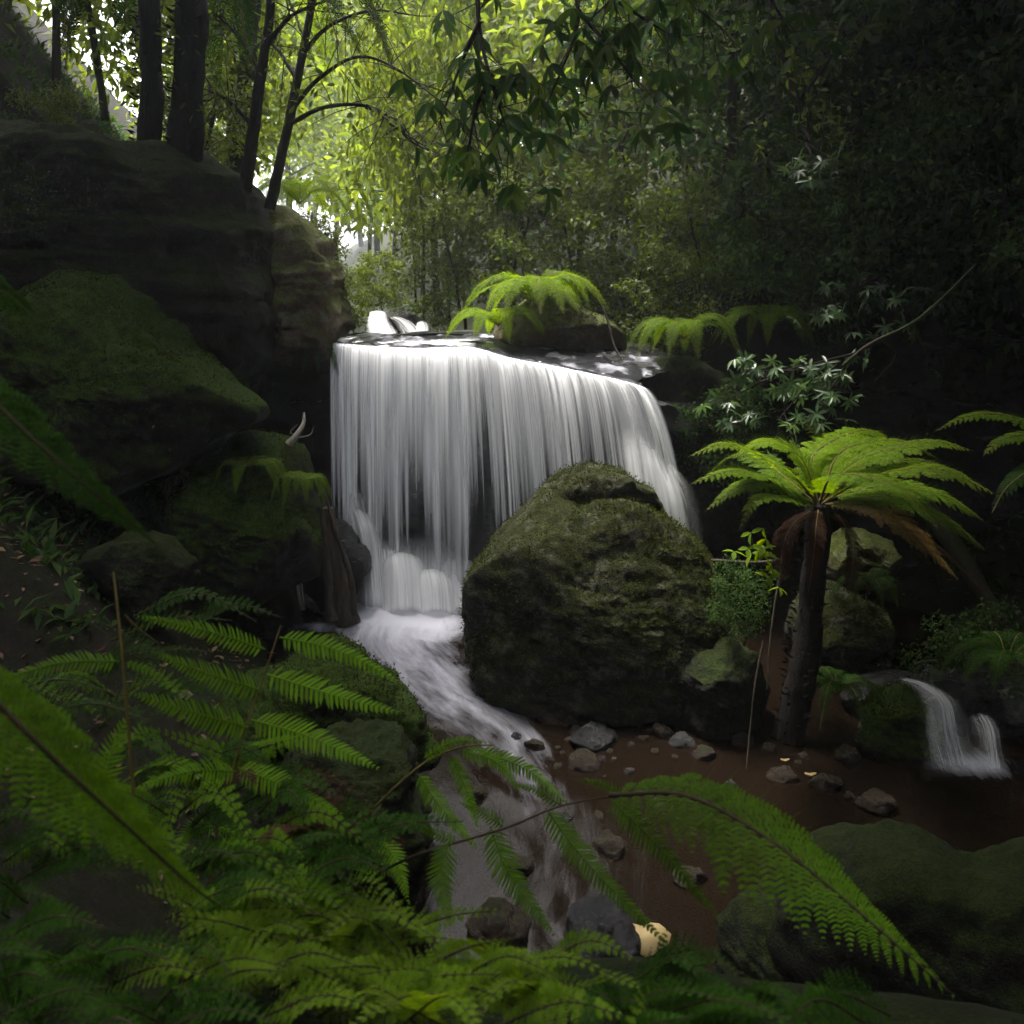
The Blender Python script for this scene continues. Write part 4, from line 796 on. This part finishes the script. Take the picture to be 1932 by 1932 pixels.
def make_tree(name, label, cat, h, spread, nl, ln, wd, mleaf, mbark, seed, trunk_r=.06, lean=.1, first=.25, group=None, limbs=9, dens=1., cl=.45):
    rg2 = np.random.default_rng(seed); root = empty(name, label, cat, (0, 0, 0), group); tb = MB(); cb = MB()
    tp = spline([(0, 0, 0), (lean * h * .3, rg2.normal(0, .05) * h, h * .35), (lean * h * .8, rg2.normal(0, .08) * h, h * .7), (lean * h, 0, h)], 30)
    tb.tube(tp, trunk_r, trunk_r * .25, 9, rough=.15, seed=seed); cs = []
    for k in range(limbs):
        t = first + (1 - first) * (k + rg2.random()) / limbs; p = tp[int(t * 29)]; a = k * 2.4 + rg2.normal(0, .3); l = spread * (1.15 - .6 * abs(t - .5)) * rg2.uniform(.7, 1.1)
        d = np.array([math.cos(a), math.sin(a), rg2.uniform(.05, .5)]); e = p + d * l; mid = p + d * l * .5 + [0, 0, .1 * l]
        tb.tube([p, mid, e], trunk_r * .4 * (1.1 - t), trunk_r * .06, 6, 10)
        for q in (.45, .7, .9, 1.05):
            for _ in range(2):
                c = p + (e - p) * q + rg2.normal(0, .18, 3) * spread; cs.append(c)
                tb.tube([p + (e - p) * q * .85, c], trunk_r * .06, trunk_r * .03, 4, 4)
    for c in cs: clump(cb, np.array(c), cl * spread * rg2.uniform(.6, 1.15) * np.array([1, 1, .6]), int(nl / len(cs) * dens), ln, wd, rg2)
    tb.build('trunk', M[mbark], root); cb.build('crown', M[mleaf], root); return root
PROTO = {}
def proto(key, **kw):
    if key not in PROTO: PROTO[key] = [make_tree(**kw), False]
    return PROTO[key]
KINDS = {
    'bright': dict(name='forest_tree', label='x', cat='tree', h=5.2, spread=1.5, nl=2600, ln=.21, wd=.085, mleaf='leafbright', mbark='bark', seed=1, trunk_r=.06, limbs=14, first=.3),
    'bright2': dict(name='forest_tree', label='x', cat='tree', h=4.6, spread=1.7, nl=2600, ln=.19, wd=.08, mleaf='leafbright', mbark='barkmoss', seed=2, trunk_r=.05, limbs=12, first=.45),
    'mid': dict(name='forest_tree', label='x', cat='tree', h=5.5, spread=1.7, nl=3400, ln=.18, wd=.08, mleaf='leafmid', mbark='bark', seed=3, trunk_r=.07, limbs=15, first=.15),
    'dark': dict(name='forest_tree', label='x', cat='tree', h=6.0, spread=1.8, nl=8500, ln=.15, wd=.07, mleaf='leafdark', mbark='bark', seed=4, trunk_r=.08, limbs=16, first=.08),
    'shrub': dict(name='shrub', label='x', cat='shrub', h=1.6, spread=.75, nl=2400, ln=.09, wd=.04, mleaf='leafmid', mbark='bark', seed=5, trunk_r=.025, limbs=10, first=.05, lean=.2),
    'shrubdark': dict(name='shrub', label='x', cat='shrub', h=1.6, spread=.8, nl=3600, ln=.085, wd=.04, mleaf='leafdark', mbark='bark', seed=6, trunk_r=.025, limbs=10, first=.05, lean=.2),
    'shrubbright': dict(name='shrub', label='x', cat='shrub', h=1.4, spread=.6, nl=3000, ln=.09, wd=.04, mleaf='leafbright', mbark='bark', seed=7, trunk_r=.02, limbs=10, first=.05, lean=.1),
    'canopy': dict(name='added_shade_tree', label='x', cat='tree', h=9.0, spread=3.6, nl=9000, ln=.34, wd=.2, mleaf='leafdark', mbark='bark', seed=8, trunk_r=.16, limbs=16, first=.66, cl=.4),  # tree out of view, added for the shade it casts
}
def plant(kind, label, x, y, sc, rz, group, z=None):
    p = proto(kind, **KINDS[kind]); z = onground(x, y) - .08 if z is None else z
    if not p[1]:
        r = p[0]; p[1] = True; r.location = (x, y, z); r.rotation_euler = (0, 0, rz); r.scale = (sc, sc, sc) if np.isscalar(sc) else sc
        r['label'] = label; r['group'] = group
    else: r = copy_thing(p[0], (x, y, z), rz, sc, label, group)
    return r
def atx(px, Y): return (px - 966) / F * Y
rg = np.random.default_rng(77)
gb = 'trees in the bright misty gap'; gd = 'dark trees on the right bank'; gl = 'trees behind the left bank'; gs = 'shrubs on the banks'; gc = 'added canopy trees shading the gully'
# (kind, px, Y, scale, label)
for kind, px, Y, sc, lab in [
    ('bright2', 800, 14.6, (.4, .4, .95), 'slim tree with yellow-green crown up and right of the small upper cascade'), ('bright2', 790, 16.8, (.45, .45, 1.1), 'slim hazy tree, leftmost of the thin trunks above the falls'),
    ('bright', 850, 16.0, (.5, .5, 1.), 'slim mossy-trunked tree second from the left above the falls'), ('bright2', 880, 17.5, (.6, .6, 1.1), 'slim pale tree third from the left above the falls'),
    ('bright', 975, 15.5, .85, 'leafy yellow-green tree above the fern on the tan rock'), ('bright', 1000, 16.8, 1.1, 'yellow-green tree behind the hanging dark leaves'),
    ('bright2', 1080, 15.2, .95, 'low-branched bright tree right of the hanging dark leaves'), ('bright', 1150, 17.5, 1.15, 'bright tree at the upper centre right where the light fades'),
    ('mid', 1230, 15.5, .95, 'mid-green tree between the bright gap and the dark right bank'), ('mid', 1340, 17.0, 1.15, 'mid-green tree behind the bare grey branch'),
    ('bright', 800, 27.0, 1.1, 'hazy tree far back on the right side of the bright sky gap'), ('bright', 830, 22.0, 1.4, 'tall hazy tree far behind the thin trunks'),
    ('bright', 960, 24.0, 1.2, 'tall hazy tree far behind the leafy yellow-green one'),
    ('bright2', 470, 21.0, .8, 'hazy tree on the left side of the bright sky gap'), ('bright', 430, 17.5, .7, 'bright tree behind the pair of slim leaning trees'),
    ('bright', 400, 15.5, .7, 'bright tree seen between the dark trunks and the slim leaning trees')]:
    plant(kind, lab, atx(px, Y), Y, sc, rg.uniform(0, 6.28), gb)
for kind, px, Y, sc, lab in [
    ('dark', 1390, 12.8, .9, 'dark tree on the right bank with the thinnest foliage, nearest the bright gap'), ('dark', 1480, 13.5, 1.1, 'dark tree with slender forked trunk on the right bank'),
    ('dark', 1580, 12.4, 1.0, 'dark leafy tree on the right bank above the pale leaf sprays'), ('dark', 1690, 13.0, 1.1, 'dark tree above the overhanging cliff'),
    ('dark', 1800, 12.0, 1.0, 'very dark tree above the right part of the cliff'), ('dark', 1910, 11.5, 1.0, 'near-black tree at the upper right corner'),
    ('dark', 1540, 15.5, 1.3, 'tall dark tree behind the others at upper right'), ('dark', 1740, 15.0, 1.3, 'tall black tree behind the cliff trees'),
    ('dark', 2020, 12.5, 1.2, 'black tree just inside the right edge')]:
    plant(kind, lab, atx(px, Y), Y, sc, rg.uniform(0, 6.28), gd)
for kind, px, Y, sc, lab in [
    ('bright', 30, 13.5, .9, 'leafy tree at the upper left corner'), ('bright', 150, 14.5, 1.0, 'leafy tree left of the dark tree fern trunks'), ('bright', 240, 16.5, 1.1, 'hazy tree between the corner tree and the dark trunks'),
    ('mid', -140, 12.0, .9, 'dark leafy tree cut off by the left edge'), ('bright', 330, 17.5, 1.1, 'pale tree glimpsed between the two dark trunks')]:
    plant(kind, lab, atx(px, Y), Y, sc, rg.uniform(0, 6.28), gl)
def zpx(py, Y): return W(966, py, Y)[2]
for px, Y, sc, lab in [(745, 30, 1.1, 'hazy tree on the far slope right of the sky gap, nearest of three'), (790, 34, 1.3, 'hazy tree on the far slope right of the sky gap, middle of three'), (700, 38, 1.3, 'hazy tree on the far slope right of the sky gap, farthest of three'),
                       (560, 46, 2.6, 'far hazy tree at the left of the misty gap'), (640, 60, 2.6, 'far hazy tree in the middle of the misty gap'), (720, 52, 2.6, 'far hazy tree at the right of the misty gap'),
                       (600, 90, 4.0, 'farthest pale tree in the misty gap, left of two'), (690, 100, 4.0, 'farthest pale tree in the misty gap, right of two'), (480, 40, 2.2, 'far hazy tree behind the slim leaning trees')]:
    plant('bright', lab, atx(px, Y), Y, sc, rg.uniform(0, 6.28), 'far trees in the misty gap')
for kind, px, py, Y, sc, lab in [
    ('shrubbright', 652, 610, 12.4, .45, 'bright shrub hanging over the right edge of the brown rock block'), ('shrubbright', 600, 520, 13.4, .5, 'bright shrub above the brown rock block in the gap'),
    ('shrubbright', 725, 575, 15.0, .5, 'hazy shrub left of the small upper cascade'), ('shrub', 800, 600, 14.6, .6, 'shrub right above the small upper cascade'), ('shrub', 870, 570, 14.0, .8, 'shrub between the upper cascade and the tan rock'),
    ('shrub', 960, 540, 14.5, .9, 'shrub behind the bright fern on the tan rock'), ('shrub', 1080, 540, 13.8, .9, 'shrub at the right end of the tan rock'), ('shrub', 1190, 560, 13.2, .9, 'shrub on the brown earthy slope of the right bank'),
    ('shrubbright', 1130, 420, 15.5, .9, 'yellow-green shrub under the bright trees at centre right'), ('shrub', 1250, 640, 11.8, .6, 'low shrub at the right end of the lip'),
    ('shrub', 1330, 560, 12.0, .8, 'shrub above the blue-green fern'), ('shrubdark', 1420, 560, 12.0, .9, 'dark shrub beneath the curving bare branch'), ('shrubdark', 1520, 600, 11.0, .9, 'dark shrub above the glossy shrub'),
    ('shrubdark', 1640, 540, 10.8, 1.0, 'dark shrub hanging over the cliff, left part'), ('shrubdark', 1760, 520, 10.6, 1.1, 'dark shrub hanging over the cliff, middle'), ('shrubdark', 1890, 540, 10.2, 1.1, 'dark shrub hanging over the cliff, right part'),
    ('shrubdark', 1400, 900, 10.3, .5, 'dim shrub between the falls and the tree fern'), ('shrubdark', 60, 330, 11.6, .4, 'dark shrub on the far left of the rock shelf'), ('shrub', 160, 300, 12.4, .45, 'shrub on the rock shelf left of the dark trunks'),
    ('shrub', 400, 320, 12.4, .6, 'shrub right of the thicker dark trunk'), ('shrubdark', 1850, 1330, 8.4, .5, 'dark shrub beyond the small right-hand cascade'),
    ('shrubdark', 1390, 1180, 7.9, .28, 'little dark plant in the cleft right of the huge boulder'), ]:
    plant(kind, lab, atx(px, Y), Y, sc, rg.uniform(0, 6.28), gs, zpx(py, Y) - .2 * sc)
# unseen leaf roof over banks and camera, added to shade the gully
for x, y, sc, lab in [(-9.0, 3.4, .95, 'unseen shade tree added on the left bank above the pointed mossy boulder'), (-7.2, 11.8, 1., 'unseen shade tree added on the left slope behind the shrubs of the rock shelf'), (-8.6, .5, .95, 'unseen shade tree added over the left bank level with the huge boulder'), (-7.0, 6.5, 1., 'unseen shade tree added above the rock shelf on the left bank'), (-9.0, 11.5, 1., 'unseen shade tree added on the slope behind the dark tree fern trunks'),
                      (7.8, .5, 1., 'unseen shade tree added on the right bank beside the camera'), (5.7, 7.2, 1., 'unseen shade tree added on the right bank above the small side cascade'), (5.5, 10.2, 1.15, 'unseen shade tree added above the overhanging cliff'), (6.6, 13.0, 1.15, 'unseen shade tree added on the slope behind the cliff'),
                      (-8.0, -4.5, 1., 'unseen shade tree added behind the camera on the left'), (5.2, -2.0, 1., 'unseen shade tree added behind the camera on the right')]:
    plant('canopy', lab, x, y, sc, x * 1.7 + y, gc)

def bough(label, pts, r, spread, nl, seed, first=22):  # leafy limb above the frame, added to keep sun off what lies below
    rg2 = np.random.default_rng(seed); root = empty('added_shade_bough', label, 'branch', pts[0], 'added shade boughs over the gully'); b = MB(); cb = MB(); c = spline(pts, 30); b.tube(c, r, r * .3, 8)
    for i in range(first, 30):
        for _ in range(4):
            e = c[i] + rg2.normal(0, spread * .5, 3) * [1, 1, .4]; b.tube([c[i], e], r * .2, r * .08, 4, 4); clump(cb, e, spread * .5, nl // 40, .2, .1, rg2)
    b.build('limb', M['bark'], root); cb.build('foliage', M['leafdark'], root)

bough('unseen leafy bough added from the left bank to shade the green-topped slab', [(-8.0, 7.6, 8.6), (-6.5, 7.7, 8.4), (-5.0, 7.8, 7.9), (-3.6, 7.9, 7.5), (-2.2, 8.0, 7.2)], .09, .9, 6000, 6, 12)
bough('unseen leafy bough added from the right bank to shade the corner rocks', [(8.0, 6.0, 9.2), (6.0, 6.0, 8.8), (4.0, 6.0, 8.0), (2.2, 6.0, 7.5), (.4, 6.0, 7.1)], .09, 1.0, 6500, 8, 14)
bough('unseen leafy bough added from the right bank to shade the lower right foreground', [(7.5, 3.2, 8.6), (5.5, 3.2, 8.2), (3.4, 3.1, 7.6), (1.4, 3.1, 7.1), (-.3, 3.1, 6.8)], .09, 1.0, 6000, 9, 16)

# two slim leaning trees, branches reaching into the gap
def slim(label, tr, limbs_, r, seed, leafm='leafbright', nl=8):
    rg2 = np.random.default_rng(seed); base = W(*tr[0]); root = empty('forest_tree', label, 'tree', base, gl); b = MB(); cb = MB()
    b.tube([W(*q) for q in tr], r, r * .55, 10, 40, .12, seed)
    for L_ in limbs_:
        c = spline([W(*q) for q in L_], 24); b.tube(c, r * .45, r * .1, 7, rough=.1)
        for i in range(7, 24, 2):
            for _ in range(2):
                e = c[i] + rg2.normal(0, .28, 3) + [0, 0, .05]; b.tube([c[i], (c[i] + e) / 2 + [0, 0, .03], e], r * .1, r * .04, 4, 5)
                clump(cb, e, .2, nl, .085, .035, rg2, kind='leaf')
    b.build('trunk', M['bark'], root); cb.build('crown', M[leafm], root); return root
slim('slim dark tree with a forked side branch, right one of the leaning pair', [(508, 395, 10.8), (525, 320, 10.8), (543, 240, 10.9), (565, 130, 11.0), (590, 0, 11.1), (605, -90, 11.2)],
     [[(545, 235, 10.9), (610, 203, 10.8), (690, 200, 10.7), (745, 240, 10.6), (800, 275, 10.6)], [(552, 205, 10.9), (600, 150, 10.8), (670, 108, 10.7), (740, 125, 10.6), (830, 190, 10.5)],
      [(572, 100, 11), (620, 50, 11), (700, 20, 11), (790, 30, 11)], [(690, 200, 10.7), (740, 222, 10.7), (770, 262, 10.7), (820, 290, 10.7)], [(560, 150, 11), (520, 90, 11.2), (470, 60, 11.4)]], .055, 31)
slim('slim dark tree with few branches, left one of the leaning pair', [(462, 360, 10.6), (478, 250, 10.6), (490, 150, 10.6), (508, 40, 10.6), (515, -80, 10.6)],
     [[(492, 140, 10.6), (450, 70, 10.7), (400, 20, 10.8)], [(500, 90, 10.6), (550, 30, 10.5), (620, 0, 10.4)], [(480, 240, 10.6), (430, 190, 10.7), (390, 170, 10.8)]], .065, 32, 'leafmid')
# forked dark tree trunk at upper right
slim('thin forked dark trunk at upper right with sparse glossy leaves', [(1515, 300, 10.9), (1505, 200, 10.9), (1480, 110, 10.9), (1450, 0, 11), (1430, -80, 11)],
     [[(1505, 190, 10.9), (1560, 120, 10.8), (1600, 40, 10.8)], [(1485, 120, 10.9), (1430, 60, 11), (1380, 30, 11)], [(1505, 230, 10.9), (1530, 270, 10.4), (1520, 320, 10.2)]], .04, 33, 'leafmid')
# overhanging leafy branches, dark against the light
def spray(name, label, cat, limbs_, n, ln, wd, mleaf, seed, group=None, r=.012, per=6, sp=.12, droop=.6):
    rg2 = np.random.default_rng(seed); root = empty(name, label, cat, W(*limbs_[0][0]), group); b = MB(); cb = MB()
    for L_ in limbs_:
        c = spline([W(*q) for q in L_], n * 2); b.tube(c, r, r * .25, 6)
        pts = []
        for i in range(n // 3, n * 2):
            e = c[i] + rg2.normal(0, sp, 3) - [0, 0, sp * .5]; b.tube([c[i], e], r * .25, r * .12, 4, 3); pts.append(e)
        whorls(cb, np.array(pts), 1, ln, wd, rg2, per, droop=droop)
    b.build('stem', M['bark'], root); cb.build('foliage', M[mleaf], root); return root
spray('overhanging_branch', 'dark leafy branch with long oval leaves hanging in front of the bright trees, left one', 'branch', [[(900, -60, 5.2), (905, 60, 5.1), (930, 160, 5.0), (960, 260, 5.0)], [(905, 40, 5.1), (870, 120, 5.1), (830, 230, 5.0)], [(930, 140, 5), (900, 200, 5.0), (880, 300, 5.0)]], 9, .13, .036, 'leafdark', 41, 'hanging branches', per=4, droop=1.4)
spray('overhanging_branch', 'dark leafy branch with long oval leaves, right one, reaching toward the upper centre', 'branch', [[(1080, -60, 5.4), (1090, 40, 5.3), (1060, 130, 5.2), (1020, 220, 5.2)], [(1090, 20, 5.3), (1150, 90, 5.3), (1210, 170, 5.3)], [(1100, -40, 5.4), (1190, 20, 5.4), (1270, 70, 5.4)]], 9, .13, .038, 'leafdark', 42, 'hanging branches', per=4, droop=1.4)
spray('overhanging_branch', 'dark leafy branch at the very top, right of centre', 'branch', [[(1250, -80, 6.0), (1300, 0, 6.0), (1370, 60, 6.0)], [(1200, -80, 6.0), (1160, -10, 6.0), (1110, 40, 6.0)], [(1400, -80, 6), (1450, -10, 6), (1490, 60, 6)]], 9, .13, .04, 'leafdark', 43, 'hanging branches', per=4, droop=1.4)
# glossy shrubs
spray('shrub', 'glossy-leaved shrub with pale whorls of narrow leaves above the tree fern', 'shrub', [[(1640, 660, 9.2), (1560, 680, 9.0), (1480, 700, 8.9), (1400, 740, 8.8), (1350, 760, 8.8)], [(1560, 680, 9), (1520, 730, 8.8), (1470, 790, 8.7)], [(1600, 680, 9.1), (1570, 730, 8.9), (1540, 770, 8.8)], [(1500, 700, 8.9), (1440, 700, 8.9), (1390, 700, 8.9)]], 11, .11, .03, 'leafgloss', 44, gs, per=7, sp=.13)
spray('shrub', 'spray of pale glossy leaves against the dark bank below the upper right trees', 'shrub', [[(1660, 520, 10), (1620, 540, 9.8), (1570, 560, 9.6), (1530, 590, 9.5)], [(1640, 520, 10), (1680, 580, 9.7), (1720, 600, 9.6)]], 8, .11, .032, 'leafgloss', 45, gs, per=7, sp=.13)
spray('shrub', 'small spray of pale glossy leaves below the forked dark trunk', 'shrub', [[(1520, 270, 10), (1530, 300, 9.8), (1490, 330, 9.7)], [(1520, 270, 10), (1580, 310, 9.8), (1560, 330, 9.7)]], 6, .11, .032, 'leafgloss', 46, gs, per=7, sp=.1)
spray('shrub', 'small plant with a few yellow-green leaves left of the tree fern trunk', 'shrub', [[(1490, 1090, 7.6), (1460, 1050, 7.5), (1420, 1020, 7.4)], [(1480, 1080, 7.6), (1440, 1040, 7.5), (1400, 1030, 7.4)]], 4, .10, .04, 'fern2', 47, gs, per=3, sp=.05, r=.004)

# fallen leaves
def flat_leaf(label, px, py, size, m='yellowleaf', tilt=0, group='single fallen leaves'):
    p = Wz(px, py, level(6.)) 
    for _ in range(5): p = Wz(px, py, float(level(p[1])) + .03)
    b = MB(); k = 16; a = np.linspace(0, 2 * np.pi, k, endpoint=False); rr = size * (.8 + .15 * np.cos(a * 2) + .08 * np.cos(5 * a + 1))
    top_ = np.stack([p[0] + rr * np.cos(a), p[1] + rr * .7 * np.sin(a), p[2] + .12 * size * np.cos(2 * a) + .05 + tilt * rr * np.sin(a)], -1)
    v = np.vstack([top_, [p + [0, 0, .03]], top_ - [0, 0, .003], [p + [0, 0, .027]]])
    b.add(v, [[i, (i + 1) % k, k] for i in range(k)] + [[k + 1 + (i + 1) % k, k + 1 + i, 2 * k + 1] for i in range(k)]); b.addf([[i, k + 1 + i, k + 1 + (i + 1) % k, (i + 1) % k] for i in range(k)])
    return tag(b.build('fallen_leaf', M[m]), label, 'leaf', group)
flat_leaf('large pale gold fallen leaf lying on the rocks at the bottom of the stream', 1216, 1783, .15, tilt=.55)
flat_leaf('small yellow leaf floating on the brown pool', 1528, 1472, .045)
flat_leaf('small yellowish leaf on the water left of the floating yellow one', 1480, 1445, .035)
b = MB(); rg = np.random.default_rng(91); n = 5200
x = rg.uniform(-5, 6, n); y = rg.uniform(5.0, 12, n); z = height(x, y); ok = z > level(y) - .1; x, y, z = x[ok], y[ok], z[ok]; n = len(x)
a = rg.uniform(0, 6.28, n); b.leaves(np.stack([x, y, z + .012], -1), np.stack([np.cos(a), np.sin(a), rg.normal(0, .2, n)], -1), rg.normal(0, .25, (n, 3)) + [0, 0, 1], rg.uniform(.04, .09, n), rg.uniform(.02, .04, n), 'leaf')
tag(b.build('leaf_litter', M['litter']), 'brown fallen leaves scattered over the dark banks', 'leaf litter', kind='stuff')
b = MB(); n = 46000; x = rg.uniform(-7, 8, n); y = rg.uniform(6.0, 26, n); z = height(x, y); ok = (z > level(y) + .25) & (np.abs(x - xc(y)) > .9) & ((y > 12) | (np.abs(x) > 2.6) | (z > 1.2)); x, y, z = x[ok], y[ok], z[ok]
ok = noise3(np.stack([x, y, 0 * x], -1) * 1.2, 3) > -.15; x, y, z = x[ok], y[ok], z[ok]; n = len(x); a = rg.uniform(0, 6.28, n)
b.leaves(np.stack([x, y, z], -1), np.stack([np.cos(a), np.sin(a), rg.uniform(.2, 1.2, n)], -1), rg.normal(0, .3, (n, 3)) + [0, 0, 1], rg.uniform(.08, .26, n), rg.uniform(.02, .06, n), 'diamond')
tag(b.build('undergrowth', M['leafdark']), 'low leafy undergrowth covering the forest banks', 'undergrowth', kind='stuff')

# ------------------------------------------------------------------ misty air
m, n, l = mat('misty_air'); pv = N(n, 'ShaderNodeVolumePrincipled'); pv.inputs['Density'].default_value = .0016; pv.inputs['Color'].default_value = (.92, .95, 1, 1); pv.inputs['Anisotropy'].default_value = .6
o = N(n, 'ShaderNodeOutputMaterial'); l.new(pv.outputs[0], o.inputs['Volume'])
HAZE = True
if HAZE:
    x0, x1, y0, y1, z0, z1 = -310, 310, -80, 430, -8, 40
    b = MB(); b.add([(x0, y0, z0), (x1, y0, z0), (x1, y1, z0), (x0, y1, z0), (x0, y0, z1), (x1, y0, z1), (x1, y1, z1), (x0, y1, z1)],
                    [[0, 3, 2, 1], [4, 5, 6, 7], [0, 1, 5, 4], [1, 2, 6, 5], [2, 3, 7, 6], [3, 0, 4, 7]])
    tag(b.build('haze', m, smooth=False), 'thin pale mist filling the gully air', 'haze', kind='stuff')
